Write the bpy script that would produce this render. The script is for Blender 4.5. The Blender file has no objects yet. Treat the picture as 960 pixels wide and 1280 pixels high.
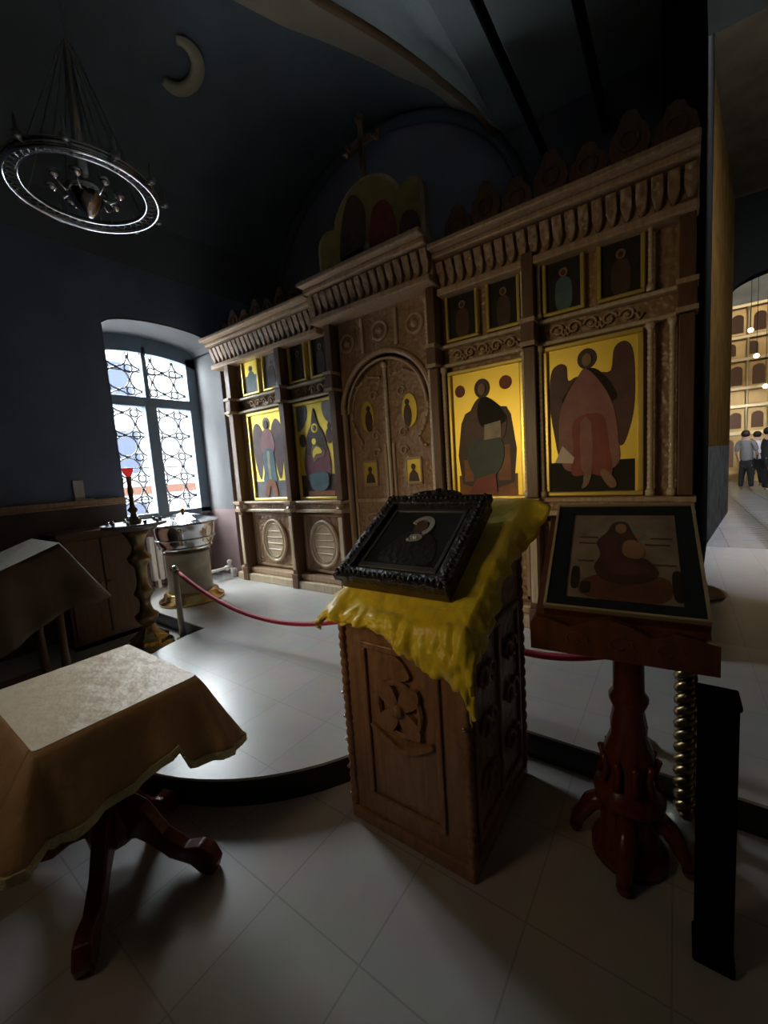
import bpy, bmesh, math, random
from mathutils import Vector, Matrix
random.seed(7)
C = bpy.context.scene.collection
PI = math.pi

# ------------------------------------------------------------------ materials
def mat(name, col, rough=.5, metal=0., noise=None, bump=0., bscale=30., col2=None, sheen=0., emit=None, estr=0., coat=0., spec=.5):
    m = bpy.data.materials.new(name); m.use_nodes = True
    nt = m.node_tree; b = nt.nodes['Principled BSDF']
    b.inputs['Base Color'].default_value = (*col, 1)
    b.inputs['Roughness'].default_value = rough
    b.inputs['Metallic'].default_value = metal
    b.inputs['Specular IOR Level'].default_value = spec
    if sheen: b.inputs['Sheen Weight'].default_value = sheen
    if coat: b.inputs['Coat Weight'].default_value = coat; b.inputs['Coat Roughness'].default_value = .1
    if emit:
        b.inputs['Emission Color'].default_value = (*emit, 1); b.inputs['Emission Strength'].default_value = estr
    tc = nt.nodes.new('ShaderNodeTexCoord')
    if noise:
        n = nt.nodes.new('ShaderNodeTexNoise'); n.inputs['Scale'].default_value = noise; n.inputs['Detail'].default_value = 5
        nt.links.new(tc.outputs['Object'], n.inputs['Vector'])
        r = nt.nodes.new('ShaderNodeValToRGB')
        c2 = col2 or tuple(c * .55 for c in col)
        r.color_ramp.elements[0].color = (*c2, 1); r.color_ramp.elements[0].position = .3
        r.color_ramp.elements[1].color = (*col, 1); r.color_ramp.elements[1].position = .7
        nt.links.new(n.outputs['Fac'], r.inputs['Fac']); nt.links.new(r.outputs['Color'], b.inputs['Base Color'])
    if bump:
        n2 = nt.nodes.new('ShaderNodeTexNoise'); n2.inputs['Scale'].default_value = bscale; n2.inputs['Detail'].default_value = 4
        nt.links.new(tc.outputs['Object'], n2.inputs['Vector'])
        bp = nt.nodes.new('ShaderNodeBump'); bp.inputs['Strength'].default_value = bump; bp.inputs['Distance'].default_value = .02
        nt.links.new(n2.outputs['Fac'], bp.inputs['Height']); nt.links.new(bp.outputs['Normal'], b.inputs['Normal'])
    return m

def wood(name, col, col2, rough=.35, carve=.0):
    m = mat(name, col, rough); nt = m.node_tree; b = nt.nodes['Principled BSDF']
    tc = nt.nodes.new('ShaderNodeTexCoord'); mp = nt.nodes.new('ShaderNodeMapping')
    mp.inputs['Scale'].default_value = (14, 14, 1.6)
    n = nt.nodes.new('ShaderNodeTexNoise'); n.inputs['Scale'].default_value = 3; n.inputs['Detail'].default_value = 6
    r = nt.nodes.new('ShaderNodeValToRGB')
    r.color_ramp.elements[0].color = (*col2, 1); r.color_ramp.elements[0].position = .3
    r.color_ramp.elements[1].color = (*col, 1); r.color_ramp.elements[1].position = .7
    nt.links.new(tc.outputs['Object'], mp.inputs['Vector']); nt.links.new(mp.outputs['Vector'], n.inputs['Vector'])
    nt.links.new(n.outputs['Fac'], r.inputs['Fac']); nt.links.new(r.outputs['Color'], b.inputs['Base Color'])
    if carve:
        v = nt.nodes.new('ShaderNodeTexVoronoi'); v.inputs['Scale'].default_value = 26
        v.feature = 'SMOOTH_F1'
        nt.links.new(tc.outputs['Object'], v.inputs['Vector'])
        bp = nt.nodes.new('ShaderNodeBump'); bp.inputs['Strength'].default_value = carve; bp.inputs['Distance'].default_value = .03
        nt.links.new(v.outputs['Distance'], bp.inputs['Height']); nt.links.new(bp.outputs['Normal'], b.inputs['Normal'])
    return m

def tiles(name, c1, c2, mortar, size=.4, rough=.25, off=(0, 0)):
    m = mat(name, c1, rough); nt = m.node_tree; b = nt.nodes['Principled BSDF']
    tc = nt.nodes.new('ShaderNodeTexCoord'); mp = nt.nodes.new('ShaderNodeMapping')
    mp.inputs['Location'].default_value = (off[0], off[1], 0)
    br = nt.nodes.new('ShaderNodeTexBrick'); br.offset = 0; br.squash = 1
    br.inputs['Scale'].default_value = 1; br.inputs['Brick Width'].default_value = size; br.inputs['Row Height'].default_value = size
    br.inputs['Mortar Size'].default_value = .0035; br.inputs['Mortar Smooth'].default_value = .2
    br.inputs['Color1'].default_value = (*c1, 1); br.inputs['Color2'].default_value = (*c2, 1); br.inputs['Mortar'].default_value = (*mortar, 1)
    nt.links.new(tc.outputs['Object'], mp.inputs['Vector']); nt.links.new(mp.outputs['Vector'], br.inputs['Vector'])
    n = nt.nodes.new('ShaderNodeTexNoise'); n.inputs['Scale'].default_value = 5; n.inputs['Detail'].default_value = 6
    nt.links.new(tc.outputs['Object'], n.inputs['Vector'])
    mx = nt.nodes.new('ShaderNodeMix'); mx.data_type = 'RGBA'; mx.blend_type = 'MULTIPLY'; mx.inputs[0].default_value = .3
    nt.links.new(br.outputs['Color'], mx.inputs[6]); nt.links.new(n.outputs['Color'], mx.inputs[7])
    nt.links.new(mx.outputs[2], b.inputs['Base Color'])
    return m

M = {
 'floor': tiles('floor_stone', (.50, .49, .475), (.485, .475, .46), (.36, .355, .35), .4, .32, (.0, .0)),
 'platform': tiles('platform_stone', (.62, .61, .585), (.60, .59, .57), (.50, .49, .48), .4, .3, (.0, .1)),
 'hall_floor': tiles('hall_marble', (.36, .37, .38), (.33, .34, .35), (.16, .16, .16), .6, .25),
 'black_stone': mat('black_stone', (.012, .012, .014), .4, noise=8),
 'wall': mat('blue_painted_plaster', (.20, .26, .40), .7, noise=2.2, col2=(.15, .20, .32), bump=.1, bscale=12),
 'brown_wall': mat('dark_brown_plaster', (.05, .035, .022), .9, noise=3, spec=.1),
 'dado': mat('grey_brown_dado', (.11, .095, .095), .6, noise=3),
 'reveal': mat('white_reveal_plaster', (.13, .13, .13), .8, noise=3, col2=(.11, .11, .113)),
 'pink': mat('pink_reveal_plaster', (.27, .185, .18), .7, noise=3, col2=(.22, .15, .15)),
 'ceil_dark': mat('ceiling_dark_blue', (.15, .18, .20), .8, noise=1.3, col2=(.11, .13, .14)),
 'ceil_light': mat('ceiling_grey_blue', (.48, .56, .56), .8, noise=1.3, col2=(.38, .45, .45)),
 'ceil_band': mat('ceiling_tan_band', (.46, .38, .28), .8, noise=2, col2=(.36, .30, .22)),
 'rib': mat('brown_rib_paint', (.24, .14, .06), .7),
 'lunette': mat('lunette_mauve', (.33, .31, .38), .8, noise=1.5, col2=(.24, .24, .29)),
 'iron': mat('dark_iron', (.015, .015, .015), .5, .5),
 'wood': wood('carved_oak', (.43, .28, .17), (.29, .175, .10), .36, .5),
 'wood_plain': wood('oak_moulding', (.56, .40, .26), (.40, .26, .16), .33),
 'wood_pale': wood('pale_gilded_wood', (.70, .58, .41), (.54, .42, .27), .28),
 'wood_dark': wood('dark_pilaster_wood', (.17, .09, .05), (.11, .055, .03), .38),
 'lwood': wood('lectern_wood', (.34, .18, .10), (.22, .11, .055), .40, .3),
 'redwood': wood('red_mahogany', (.17, .035, .018), (.10, .018, .01), .25),
 'redwood_b': wood('brown_mahogany', (.16, .055, .02), (.09, .03, .012), .3, .15),
 'gold': mat('gold_leaf', (.95, .74, .15), .42, .8, noise=5, col2=(.88, .66, .10)),
 'gold_frame': mat('gilt_frame', (.86, .66, .17), .3, .6),
 'icon_dark': mat('icon_dark_ground', (.04, .035, .025), .6, noise=9, spec=.2),
 'brown_fig': mat('icon_brown', (.10, .05, .03), .5, noise=14),
 'wing': mat('icon_wing_brown', (.14, .055, .045), .5, noise=10),
 'rose': mat('icon_rose', (.40, .17, .15), .5, noise=8, col2=(.28, .10, .09)),
 'red_p': mat('icon_red', (.36, .06, .04), .5, noise=8),
 'dull_red': mat('icon_dull_red', (.20, .075, .045), .5, noise=8),
 'crim': mat('icon_crimson', (.30, .08, .10), .5, noise=8),
 'green_p': mat('icon_green', (.035, .075, .06), .5, noise=8, col2=(.02, .05, .05)),
 'teal_p': mat('icon_teal', (.12, .22, .24), .5, noise=8),
 'grey_p': mat('icon_grey', (.25, .25, .26), .5, noise=8),
 'skin_p': mat('icon_ochre', (.38, .22, .12), .5, noise=8),
 'cream_p': mat('icon_cream', (.55, .47, .32), .5, noise=8),
 'orange_p': mat('icon_orange', (.42, .15, .05), .5, noise=8),
 'white_p': mat('icon_white', (.8, .7, .6), .5),
 'silver': mat('polished_silver', (.72, .72, .74), .12, 1.),
 'oklad': mat('tarnished_silver', (.28, .29, .29), .3, .8, bump=.4, bscale=60),
 'oklad_light': mat('bright_silver_relief', (.60, .60, .58), .3, .7, bump=.4, bscale=80),
 'frame_black': mat('black_carved_frame', (.018, .017, .022), .32, bump=.9, bscale=45),
 'icon_face': mat('icon_painted_dark', (.016, .018, .02), .25, coat=.5),
 'brass': mat('polished_brass', (.72, .50, .20), .22, 1.),
 'old_brass': mat('old_brass', (.38, .29, .15), .3, .9, noise=12),
 'pale_metal': mat('pale_enamel_metal', (.45, .46, .40), .35, .3),
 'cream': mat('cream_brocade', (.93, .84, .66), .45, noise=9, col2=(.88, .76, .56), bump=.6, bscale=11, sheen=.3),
 'cream_shaded': mat('backlit_brocade_side', (.52, .34, .17), .6, noise=7, col2=(.40, .23, .10), bump=.3, bscale=30, sheen=.3),  # backlit shade on the cream cloth's hanging sides, put into the colour
 'fringe': mat('straw_fringe', (.85, .78, .45), .8, bump=1, bscale=160),
 'yellow': mat('yellow_satin', (.95, .76, .04), .36, noise=14, col2=(.86, .62, .015), bump=.35, bscale=22, sheen=.4),
 'rope': mat('crimson_velvet', (.50, .012, .05), .65, sheen=.25),
 'redglass': mat('red_lamp_glass', (.75, .02, .02), .15, emit=(1, .05, .05), estr=.35),
 'whitep': mat('white_enamel', (.75, .74, .70), .35),
 'paper': mat('pale_paper', (.60, .60, .56), .8),
 'fontcloth': mat('cream_font_pedestal', (.55, .50, .38), .6, noise=6),
 'frame_win': mat('grey_blue_window_frame', (.14, .20, .26), .45),
 'facade': mat('pale_facade', (.13, .145, .165), .8, noise=1.5),
 'facade_win': mat('facade_glass', (.017, .020, .029), .9, spec=0),
 'facade_or': mat('facade_orange', (.030, .016, .012), .9, spec=0),
 'ground': mat('street', (.35, .35, .35), .9),
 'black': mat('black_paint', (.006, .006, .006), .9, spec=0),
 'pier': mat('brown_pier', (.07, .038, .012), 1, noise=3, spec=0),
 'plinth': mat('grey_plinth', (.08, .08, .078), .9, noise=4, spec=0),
 'hgold': mat('hall_gilding', (.62, .43, .17), .35, .4, noise=2, col2=(.45, .29, .10)),
 'hgold_l': mat('hall_gilding_light', (.80, .64, .36), .3, .3),
 'hdark': mat('hall_niche', (.16, .075, .035), .6),
 'hgrey': mat('hall_silver_vault', (.42, .43, .40), .5, noise=2, col2=(.26, .27, .25)),
 'skin': mat('skin', (.52, .32, .23), .55),
 'hair': mat('dark_hair', (.03, .02, .015), .6),
 'shirt_g': mat('grey_shirt', (.17, .17, .18), .8),
 'shirt_w': mat('white_shirt', (.75, .76, .80), .8),
 'shirt_b': mat('black_coat', (.02, .02, .02), .8),
 'trouser': mat('black_trousers', (.012, .012, .015), .8),
 'lampglass': mat('warm_lamp_globe', (1, .85, .6), .5, emit=(1, .72, .36), estr=14),
 'crescent': mat('faded_gilt_stucco', (.42, .37, .25), .6, .2),
}
g = bpy.data.materials.new('window_glass'); g.use_nodes = True; nt = g.node_tree; nt.nodes.clear()
o_ = nt.nodes.new('ShaderNodeOutputMaterial'); mx = nt.nodes.new('ShaderNodeMixShader'); tr = nt.nodes.new('ShaderNodeBsdfTransparent'); gl = nt.nodes.new('ShaderNodeBsdfGlossy')
tr.inputs[0].default_value = (.93, .97, .97, 1); gl.inputs['Roughness'].default_value = .05; mx.inputs[0].default_value = .06
nt.links.new(tr.outputs[0], mx.inputs[1]); nt.links.new(gl.outputs[0], mx.inputs[2]); nt.links.new(mx.outputs[0], o_.inputs[0])
M['glass'] = g

# ------------------------------------------------------------------ mesh building
class MB:
    def __init__(s): s.v = []; s.f = []
    def add(s, vs, fs):
        n = len(s.v); s.v += [tuple(p) for p in vs]; s.f += [tuple(i + n for i in f) for f in fs]; return s
    def box(s, x0, x1, y0, y1, z0, z1):
        return s.add([(x0,y0,z0),(x1,y0,z0),(x1,y1,z0),(x0,y1,z0),(x0,y0,z1),(x1,y0,z1),(x1,y1,z1),(x0,y1,z1)],
            [(0,3,2,1),(4,5,6,7),(0,1,5,4),(1,2,6,5),(2,3,7,6),(3,0,4,7)])
    def cbox(s, c, ax, ay, az):       # oriented box: centre and half axes
        c = Vector(c); ax = Vector(ax); ay = Vector(ay); az = Vector(az)
        P = [c-ax-ay-az, c+ax-ay-az, c+ax+ay-az, c-ax+ay-az, c-ax-ay+az, c+ax-ay+az, c+ax+ay+az, c-ax+ay+az]
        return s.add(P, [(0,3,2,1),(4,5,6,7),(0,1,5,4),(1,2,6,5),(2,3,7,6),(3,0,4,7)])
    def lathe(s, prof, c=(0,0,0), n=28, sx=1, sy=1, mod=None):
        vs = []; fs = []
        for r, z in prof:
            for i in range(n):
                a = 2*PI*i/n; k = mod(a, z) if mod else 1
                vs.append((c[0]+r*k*sx*math.cos(a), c[1]+r*k*sy*math.sin(a), c[2]+z))
        m = len(prof)
        for j in range(m-1):
            for i in range(n):
                a = j*n+i; b = j*n+(i+1) % n; fs.append((a, b, b+n, a+n))
        fs.append(tuple(range(n-1, -1, -1))); fs.append(tuple((m-1)*n+i for i in range(n)))
        return s.add(vs, fs)
    def tube(s, pts, r, n=8, closed=False, twist=0):
        pts = [Vector(p) for p in pts]; m = len(pts); vs = []; fs = []
        up = None
        for j, p in enumerate(pts):
            if closed: t = pts[(j+1) % m]-pts[j-1]
            else: t = pts[min(j+1, m-1)]-pts[max(j-1, 0)]
            t.normalize()
            if up is None:
                up = t.orthogonal().normalized()
            up = (up-t*up.dot(t)).normalized(); w = t.cross(up)
            rr = r(j/(m-1)) if callable(r) else r
            for i in range(n):
                a = 2*PI*i/n+twist*j
                vs.append(p+(up*math.cos(a)+w*math.sin(a))*rr)
        for j in range(m if closed else m-1):
            for i in range(n):
                a = j*n+i; b = j*n+(i+1) % n; j2 = ((j+1) % m)*n
                fs.append((a, b, j2+(i+1) % n, j2+i))
        if not closed:
            fs.append(tuple(range(n-1, -1, -1))); fs.append(tuple((m-1)*n+i for i in range(n)))
        return s.add(vs, fs)
    def prism(s, poly, y0, y1):       # polygon in XZ, extruded in y
        n = len(poly)
        vs = [(x, y0, z) for x, z in poly]+[(x, y1, z) for x, z in poly]
        fs = [tuple(range(n)), tuple(range(2*n-1, n-1, -1))]+[(i, i+n, (i+1) % n+n, (i+1) % n) for i in range(n)]
        return s.add(vs, fs)
    def prismz(s, poly, z0, z1):
        n = len(poly)
        vs = [(x, y, z0) for x, y in poly]+[(x, y, z1) for x, y in poly]
        fs = [tuple(range(n-1, -1, -1)), tuple(range(n, 2*n))]+[(i, (i+1) % n, (i+1) % n+n, i+n) for i in range(n)]
        return s.add(vs, fs)
    def ball(s, c, r, n=10, sz=1):
        return s.lathe([(r*math.sin(PI*k/8), -r*sz*math.cos(PI*k/8)) for k in range(1, 8)], c, n)
    def grid(s, P):                   # P[i][j] points
        n = len(P); m = len(P[0]); vs = [p for row in P for p in row]
        return s.add(vs, [(i*m+j, i*m+j+1, (i+1)*m+j+1, (i+1)*m+j) for i in range(n-1) for j in range(m-1)])

def part(name, mb, material, parent=None, loc=(0,0,0), smooth=False, bevel=0, solid=0, sub=0, label=None):
    L = Vector(loc)
    me = bpy.data.meshes.new(name); me.from_pydata([tuple(Vector(p)-L) for p in mb.v], [], mb.f); me.update()
    bm = bmesh.new(); bm.from_mesh(me)
    if smooth and not solid: bmesh.ops.recalc_face_normals(bm, faces=bm.faces)
    elif not solid: bmesh.ops.recalc_face_normals(bm, faces=bm.faces)
    bm.to_mesh(me); bm.free()
    if smooth:
        for p in me.polygons: p.use_smooth = True
    o = bpy.data.objects.new(name, me); me.materials.append(M[material] if isinstance(material, str) else material)
    C.objects.link(o)
    if parent: o.parent = parent
    else: o.location = L
    if solid:
        md = o.modifiers.new('s', 'SOLIDIFY'); md.thickness = solid; md.offset = 0
    if bevel:
        md = o.modifiers.new('b', 'BEVEL'); md.width = bevel; md.segments = 2; md.limit_method = 'ANGLE'
    if sub:
        md = o.modifiers.new('u', 'SUBSURF'); md.levels = sub; md.render_levels = sub
    if label: o['label'] = label
    return o

def split_parts(name, mb, material, parent=None, **k):
    """each connected piece becomes a part of its own"""
    n = len(mb.v); par = list(range(n))
    def fd(a):
        while par[a] != a: par[a] = par[par[a]]; a = par[a]
        return a
    for f in mb.f:
        for q in f[1:]: par[fd(q)] = fd(f[0])
    comp = {}
    for f in mb.f: comp.setdefault(fd(f[0]), []).append(f)
    out = []
    for fs in comp.values():
        ids = sorted({i for f in fs for i in f}); mp = {a: i for i, a in enumerate(ids)}
        m2 = MB(); m2.v = [mb.v[i] for i in ids]; m2.f = [tuple(mp[i] for i in f) for f in fs]
        out.append(part(name, m2, material, parent, **k))
    return out
def thing(name, label, cat, loc=(0,0,0), group=None):
    o = bpy.data.objects.new(name, None); C.objects.link(o); o.location = loc
    o.empty_display_size = .1
    o['label'] = label; o['category'] = cat
    if group: o['group'] = group
    return o
def tag(o, label, cat, group=None):
    o['label'] = label; o['category'] = cat
    if group: o['group'] = group
    return o
def struct(name, mb, material, parent=None, **k):
    o = part(name, mb, material, parent, **k)
    if not parent: o['kind'] = 'structure'
    return o
def ellipse(cx, cz, rx, rz, n=24, a0=0, a1=2*PI):
    full = abs(a1-a0-2*PI) < 1e-6
    k = n if full else n+1
    return [(cx+rx*math.cos(a0+(a1-a0)*i/n), cz+rz*math.sin(a0+(a1-a0)*i/n)) for i in range(k)]

# ------------------------------------------------------------------ setting
# lower floor, platform with curved ambo, hall floor
struct('floor', MB().box(-5.1, 3.6, -3.2, 2.05, -.1, 0), 'floor')
amb = [(-2.4+1.25*math.cos(a), 1.98+1.25*math.sin(a)) for a in [PI+PI*i/40 for i in range(41)]]
slab = [(-5.95, 3.6), (-5.95, 2.0), (-5.1, 2.0)]+amb+[(3.6, 2.0), (3.6, 3.6)]
def big(poly, k): return poly
struct('floor_platform', MB().prismz(slab, .137, .15), 'platform')
inner = [(-5.95, 3.6), (-5.95, 2.015), (-5.1, 2.015)]+[(-2.4+1.245*math.cos(a), 1.985+1.245*math.sin(a)) for a in [PI+PI*i/40 for i in range(41)]]+[(3.6, 2.015), (3.6, 3.6)]
struct('trim_1', MB().prismz(inner, -.1, .1365), 'black_stone')
struct('floor_passage', MB().box(-6.5, 3.6, 3.6, 7.2, -.1, .15), 'floor')
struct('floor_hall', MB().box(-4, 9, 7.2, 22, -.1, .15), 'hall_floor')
b = MB()
for i in range(46):
    y = 7.25+i*.2
    b.box(.98, 1.08, y, y+.1, .150, .1515); b.box(1.08, 1.18, y+.1, y+.2, .150, .1515)
    b.box(1.18, 1.28, y, y+.1, .150, .1515)
struct('floor_border', b, 'black_stone')

# left wall with an arched window opening, deep reveal
YL, YR, SPR, CR = 2.0, 3.40, 3.33, 3.49
def arch_z(y): 
    t = (y-(YL+YR)/2)/((YR-YL)/2); return SPR+(CR-SPR)*math.sqrt(max(0, 1-t*t*.98))
N = 20
ay = [YL+(YR-YL)*i/N for i in range(N+1)]
b = MB()
b.box(-6.05, -5.1, -3.2, YL, 1.42, 6.3)
for i in range(N):      # wall above the opening
    y0, y1 = ay[i], ay[i+1]; z0, z1 = arch_z(y0), arch_z(y1)
    b.add([(-6.05,y0,z0),(-5.1,y0,z0),(-5.1,y1,z1),(-6.05,y1,z1),(-6.05,y0,6.3),(-5.1,y0,6.3),(-5.1,y1,6.3),(-6.05,y1,6.3)],
      [(0,3,2,1),(4,5,6,7),(0,1,5,4),(1,2,6,5),(2,3,7,6),(3,0,4,7)])
b.box(-6.05, -5.1, YR+.115, 4.6, 0, 6.3)
b.box(-6.05, -5.1, YR, YR+.115, 3.31, 6.3)
struct('wall_left', b, 'wall')
struct('wall_left_dado', MB().box(-6.05, -5.095, -3.2, YL, -.1, 1.38), 'dado')
struct('trim_2', MB().box(-5.15, -5.04, -3.2, YL+.0, 1.38, 1.43).box(-5.12, -5.06, -3.2, YL, 1.355, 1.38), 'wood_plain', bevel=.008)
# reveal lining
b = MB()
b.box(-5.80, -5.1, YR, YR+.115, 1.12, 3.33)
for i in range(N):
    y0, y1 = ay[i], ay[i+1]; z0, z1 = arch_z(y0)-.004, arch_z(y1)-.004
    b.add([(-5.8,y0,z0-.02),(-5.1,y0,z0-.02),(-5.1,y1,z1-.02),(-5.8,y1,z1-.02),(-5.8,y0,z0),(-5.1,y0,z0),(-5.1,y1,z1),(-5.8,y1,z1)],
      [(0,3,2,1),(4,5,6,7),(0,1,5,4),(1,2,6,5),(2,3,7,6),(3,0,4,7)])
b.box(-5.8, -5.1, YL-.0, YL+.012, 1.12, 3.33)
struct('wall_reveal', b, 'reveal')
b = MB().box(-5.80, -5.1, YR, YR+.115, .15, 1.12).box(-6.05, -5.80, YL, YR+.1, .15, 1.10).box(-5.8, -5.1, YL, YL+.012, .15, 1.12)
struct('wall_reveal_lower', b, 'pink')
# window: frame, transom, mullion, glass, wrought grille
XW = -5.80
b = MB()
b.box(XW, XW+.09, YR-.14, YR, 1.10, 3.3).box(XW, XW+.09, YL+.01, YL+.13, 1.10, 3.3)
b.box(XW, XW+.09, YL, YR, 1.07, 1.16)
for i in range(N):
    y0, y1 = ay[i], ay[i+1]; z0, z1 = arch_z(y0)-.02, arch_z(y1)-.02
    d = .20
    b.add([(XW,y0,z0-d),(XW+.09,y0,z0-d),(XW+.09,y1,z1-d),(XW,y1,z1-d),(XW,y0,z0),(XW+.09,y0,z0),(XW+.09,y1,z1),(XW,y1,z1)],
      [(0,3,2,1),(4,5,6,7),(0,1,5,4),(1,2,6,5),(2,3,7,6),(3,0,4,7)])
win = struct('window_1', b, 'frame_win')
win['kind'] = 'structure'
part('transom', MB().box(XW-.01, XW+.10, YL+.1, YR-.1, 2.57, 2.70), 'frame_win', win, bevel=.01)
part('mullion', MB().box(XW-.01, XW+.11, 2.63, 2.78, 1.12, 2.6).box(XW, XW+.09, 2.665, 2.725, 2.65, 3.36), 'frame_win', win, bevel=.01)
part('window_glass', MB().add([(XW+.04,YL+.1,1.1),(XW+.04,YR-.1,1.1),(XW+.04,YR-.1,3.36),(XW+.04,YL+.1,3.36)], [(0,1,2,3)]), 'glass', win)
b = MB()
xg = XW-.06
for k in range(5):
    y = 2.12+k*.29
    for j in range(8):
        z = 1.2+j*.29
        if z > 3.25: continue
        b.tube([(xg, y+.135*math.cos(a), z+.135*math.sin(a)) for a in [2*PI*i/18 for i in range(18)]], .0115, 5, closed=True)
        b.tube([(xg, y+.145+.05*math.cos(a), z+.145+.05*math.sin(a)) for a in [2*PI*i/10 for i in range(10)]], .0115, 5, closed=True)
        b.ball((xg, y+.145, z), .026, 6); b.ball((xg, y, z+.145), .026, 6)
for z in (1.35, 1.78, 2.2, 2.62, 3.05): b.tube([(xg, YL, z), (xg, YR, z)], .009, 5)
part('window_grille', b, 'iron', win)
# street outside
fac = struct('wall_street_facade', MB().box(-16.4, -16, -6, 12, -3, 6.2), 'facade')
b = MB()
for y in (.3, 2.4, 4.3, 6.2): 
    for z in (-.6, 2.0, 4.4): b.box(-16.0, -15.96, y, y+.8, z, z+1.5)
part('facade_window', b, 'facade_win', fac)
part('facade_band', MB().box(-16.0, -15.9, -6, 12, 1.2, 1.5).box(-16, -15.95, 5.1, 6.0, -1, .9), 'facade_or', fac)
struct('ground_street', MB().box(-17, -6.05, -8, 14, -3.2, -3), 'ground')

# back wall with lunette, ceiling vault, other enclosing walls
struct('wall_back', MB().box(-6.05, .12, 4.6, 4.9, .15, 6.3), 'lunette')
struct('wall_front', MB().box(-6.05, 3.9, -3.5, -3.2, -.1, 6.3), 'brown_wall')
struct('wall_right', MB().box(3.6, 3.9, -3.2, 11, -.1, 6.3), 'brown_wall')
def cz(x):
    if x < -1.55: t = (x+3.2)/1.9; return 4.05+1.75*math.sqrt(max(0, 1-t*t))
    return 4.05+1.75*math.sqrt(1-(1.65/1.9)**2)-.06*(x+1.55)
def rib_x(y):      # curve of the painted rib over the vault, in plan
    pts = [(-3.2, -4.4), (1.5, -3.25), (2.4, -2.88), (3.14, -2.57), (3.61, -2.25), (3.87, -2.07), (4.15, -1.88), (4.31, -1.66), (4.52, -1.54), (4.6, -1.52)]
    for (ya, xa), (yb, xb) in zip(pts, pts[1:]):
        if ya <= y <= yb: return xa+(xb-xa)*(y-ya)/(yb-ya)
    return pts[-1][1]
xs = [-5.1+.04*i*1 for i in range(6)]+[-4.9+i*.15 for i in range(1, 58)]
xs = [x for x in xs if x < 3.6]+[3.6]
bd, bl, bb = MB(), MB(), MB()
ys = [-3.2+i*.1 for i in range(80)]; ys = [y for y in ys if y < 4.6]+[4.6]
TH = .15
def slabq(bm, x0, x1, y0, y1):
    P = [(x0[0],y0,cz(x0[0])),(x1[0],y0,cz(x1[0])),(x1[1],y1,cz(x1[1])),(x0[1],y1,cz(x0[1]))]
    Q = [(p[0],p[1],p[2]+TH) for p in P]
    bm.add(P+Q, [(0,1,2,3),(7,6,5,4),(0,4,5,1),(1,5,6,2),(2,6,7,3),(3,7,4,0)])
def strip(bm, fa, fb, k):
    for y0, y1 in zip(ys, ys[1:]):
        for i in range(k):
            a0 = fa(y0)+(fb(y0)-fa(y0))*i/k; a1 = fa(y0)+(fb(y0)-fa(y0))*(i+1)/k
            c0 = fa(y1)+(fb(y1)-fa(y1))*i/k; c1 = fa(y1)+(fb(y1)-fa(y1))*(i+1)/k
            slabq(bm, (a0, c0), (a1, c1), y0, y1)
strip(bd, lambda y: -5.1, lambda y: rib_x(y)-.5, 22)
strip(bb, lambda y: rib_x(y)-.5, rib_x, 6)
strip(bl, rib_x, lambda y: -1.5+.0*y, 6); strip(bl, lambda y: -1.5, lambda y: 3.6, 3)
struct('ceiling', bd, 'ceil_dark', smooth=False)
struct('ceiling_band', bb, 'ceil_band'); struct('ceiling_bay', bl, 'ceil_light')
b = MB(); b.tube([(rib_x(y), y, cz(rib_x(y))-.01) for y in [-3+.1*i for i in range(77)]], .045, 8)
struct('trim_3', b, 'rib', smooth=True)
b = MB(); b.tube([(-3.2+1.95*math.cos(a), 4.57, 3.95+1.75*math.sin(a)) for a in [PI*i/36 for i in range(37)]], .06, 8)
struct('trim_4', b, 'ceil_dark', smooth=True)
struct('ceiling_passage', MB().box(-6.5, 3.9, 4.6, 11.3, 6.3, 6.5), 'brown_wall')
0 and struct('wall_lintel', MB().box(-6.05, 3.9, 4.55, 4.6, 5.2, 6.4), 'ceil_dark')
# tie rods overhead
for x in (-1.07, -.55):
    r = part('tie_rod', MB().tube([(x, -3.2, 4.5), (x, 4.6, 4.5)], .035, 8), 'iron', smooth=True)
    r['kind'] = 'structure'; r.name = 'trim_5' if x < -1 else 'trim_6'
# pier right of the iconostasis and hall opening
A, B_ = (.36, 7.38), (.88, 11.1)
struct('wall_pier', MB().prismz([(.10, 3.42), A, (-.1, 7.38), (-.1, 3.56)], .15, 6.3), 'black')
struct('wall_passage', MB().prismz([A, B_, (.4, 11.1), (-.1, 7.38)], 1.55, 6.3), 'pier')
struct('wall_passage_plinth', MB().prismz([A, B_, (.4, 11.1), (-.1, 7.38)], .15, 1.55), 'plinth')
b = MB().box(-4, .88, 11.1, 11.4, .15, 9)
ar = ellipse(2.2, 4.6, 1.32, .32, 20, 0, PI)
b.prism([(3.52, .15), (3.9, .15), (9, .15), (9, 9), (.88, 9), (.88, 4.6)][3:]+[], 11.1, 11.4) if False else None
for i in range(20):
    (x1, z1), (x0, z0) = ar[i], ar[i+1]
    b.prism([(x0, z0), (x1, z1), (x1, 9), (x0, 9)], 11.1, 11.4)
b.box(3.52, 9, 11.1, 11.4, .15, 9)
struct('wall_hall_arch', b, 'black')
struct('wall_hall_left', MB().box(-4.3, -4, 11.1, 22, .15, 9), 'hgrey')
struct('wall_hall_right', MB().box(9, 9.3, 11.1, 22, .15, 9), 'hgrey')
struct('wall_hall_back', MB().box(-4, 9, 22, 22.3, .15, 9), 'hgrey')
struct('ceiling_hall', MB().box(-4.3, 9.3, 11.1, 22.3, 9, 9.2), 'hgrey')
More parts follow.
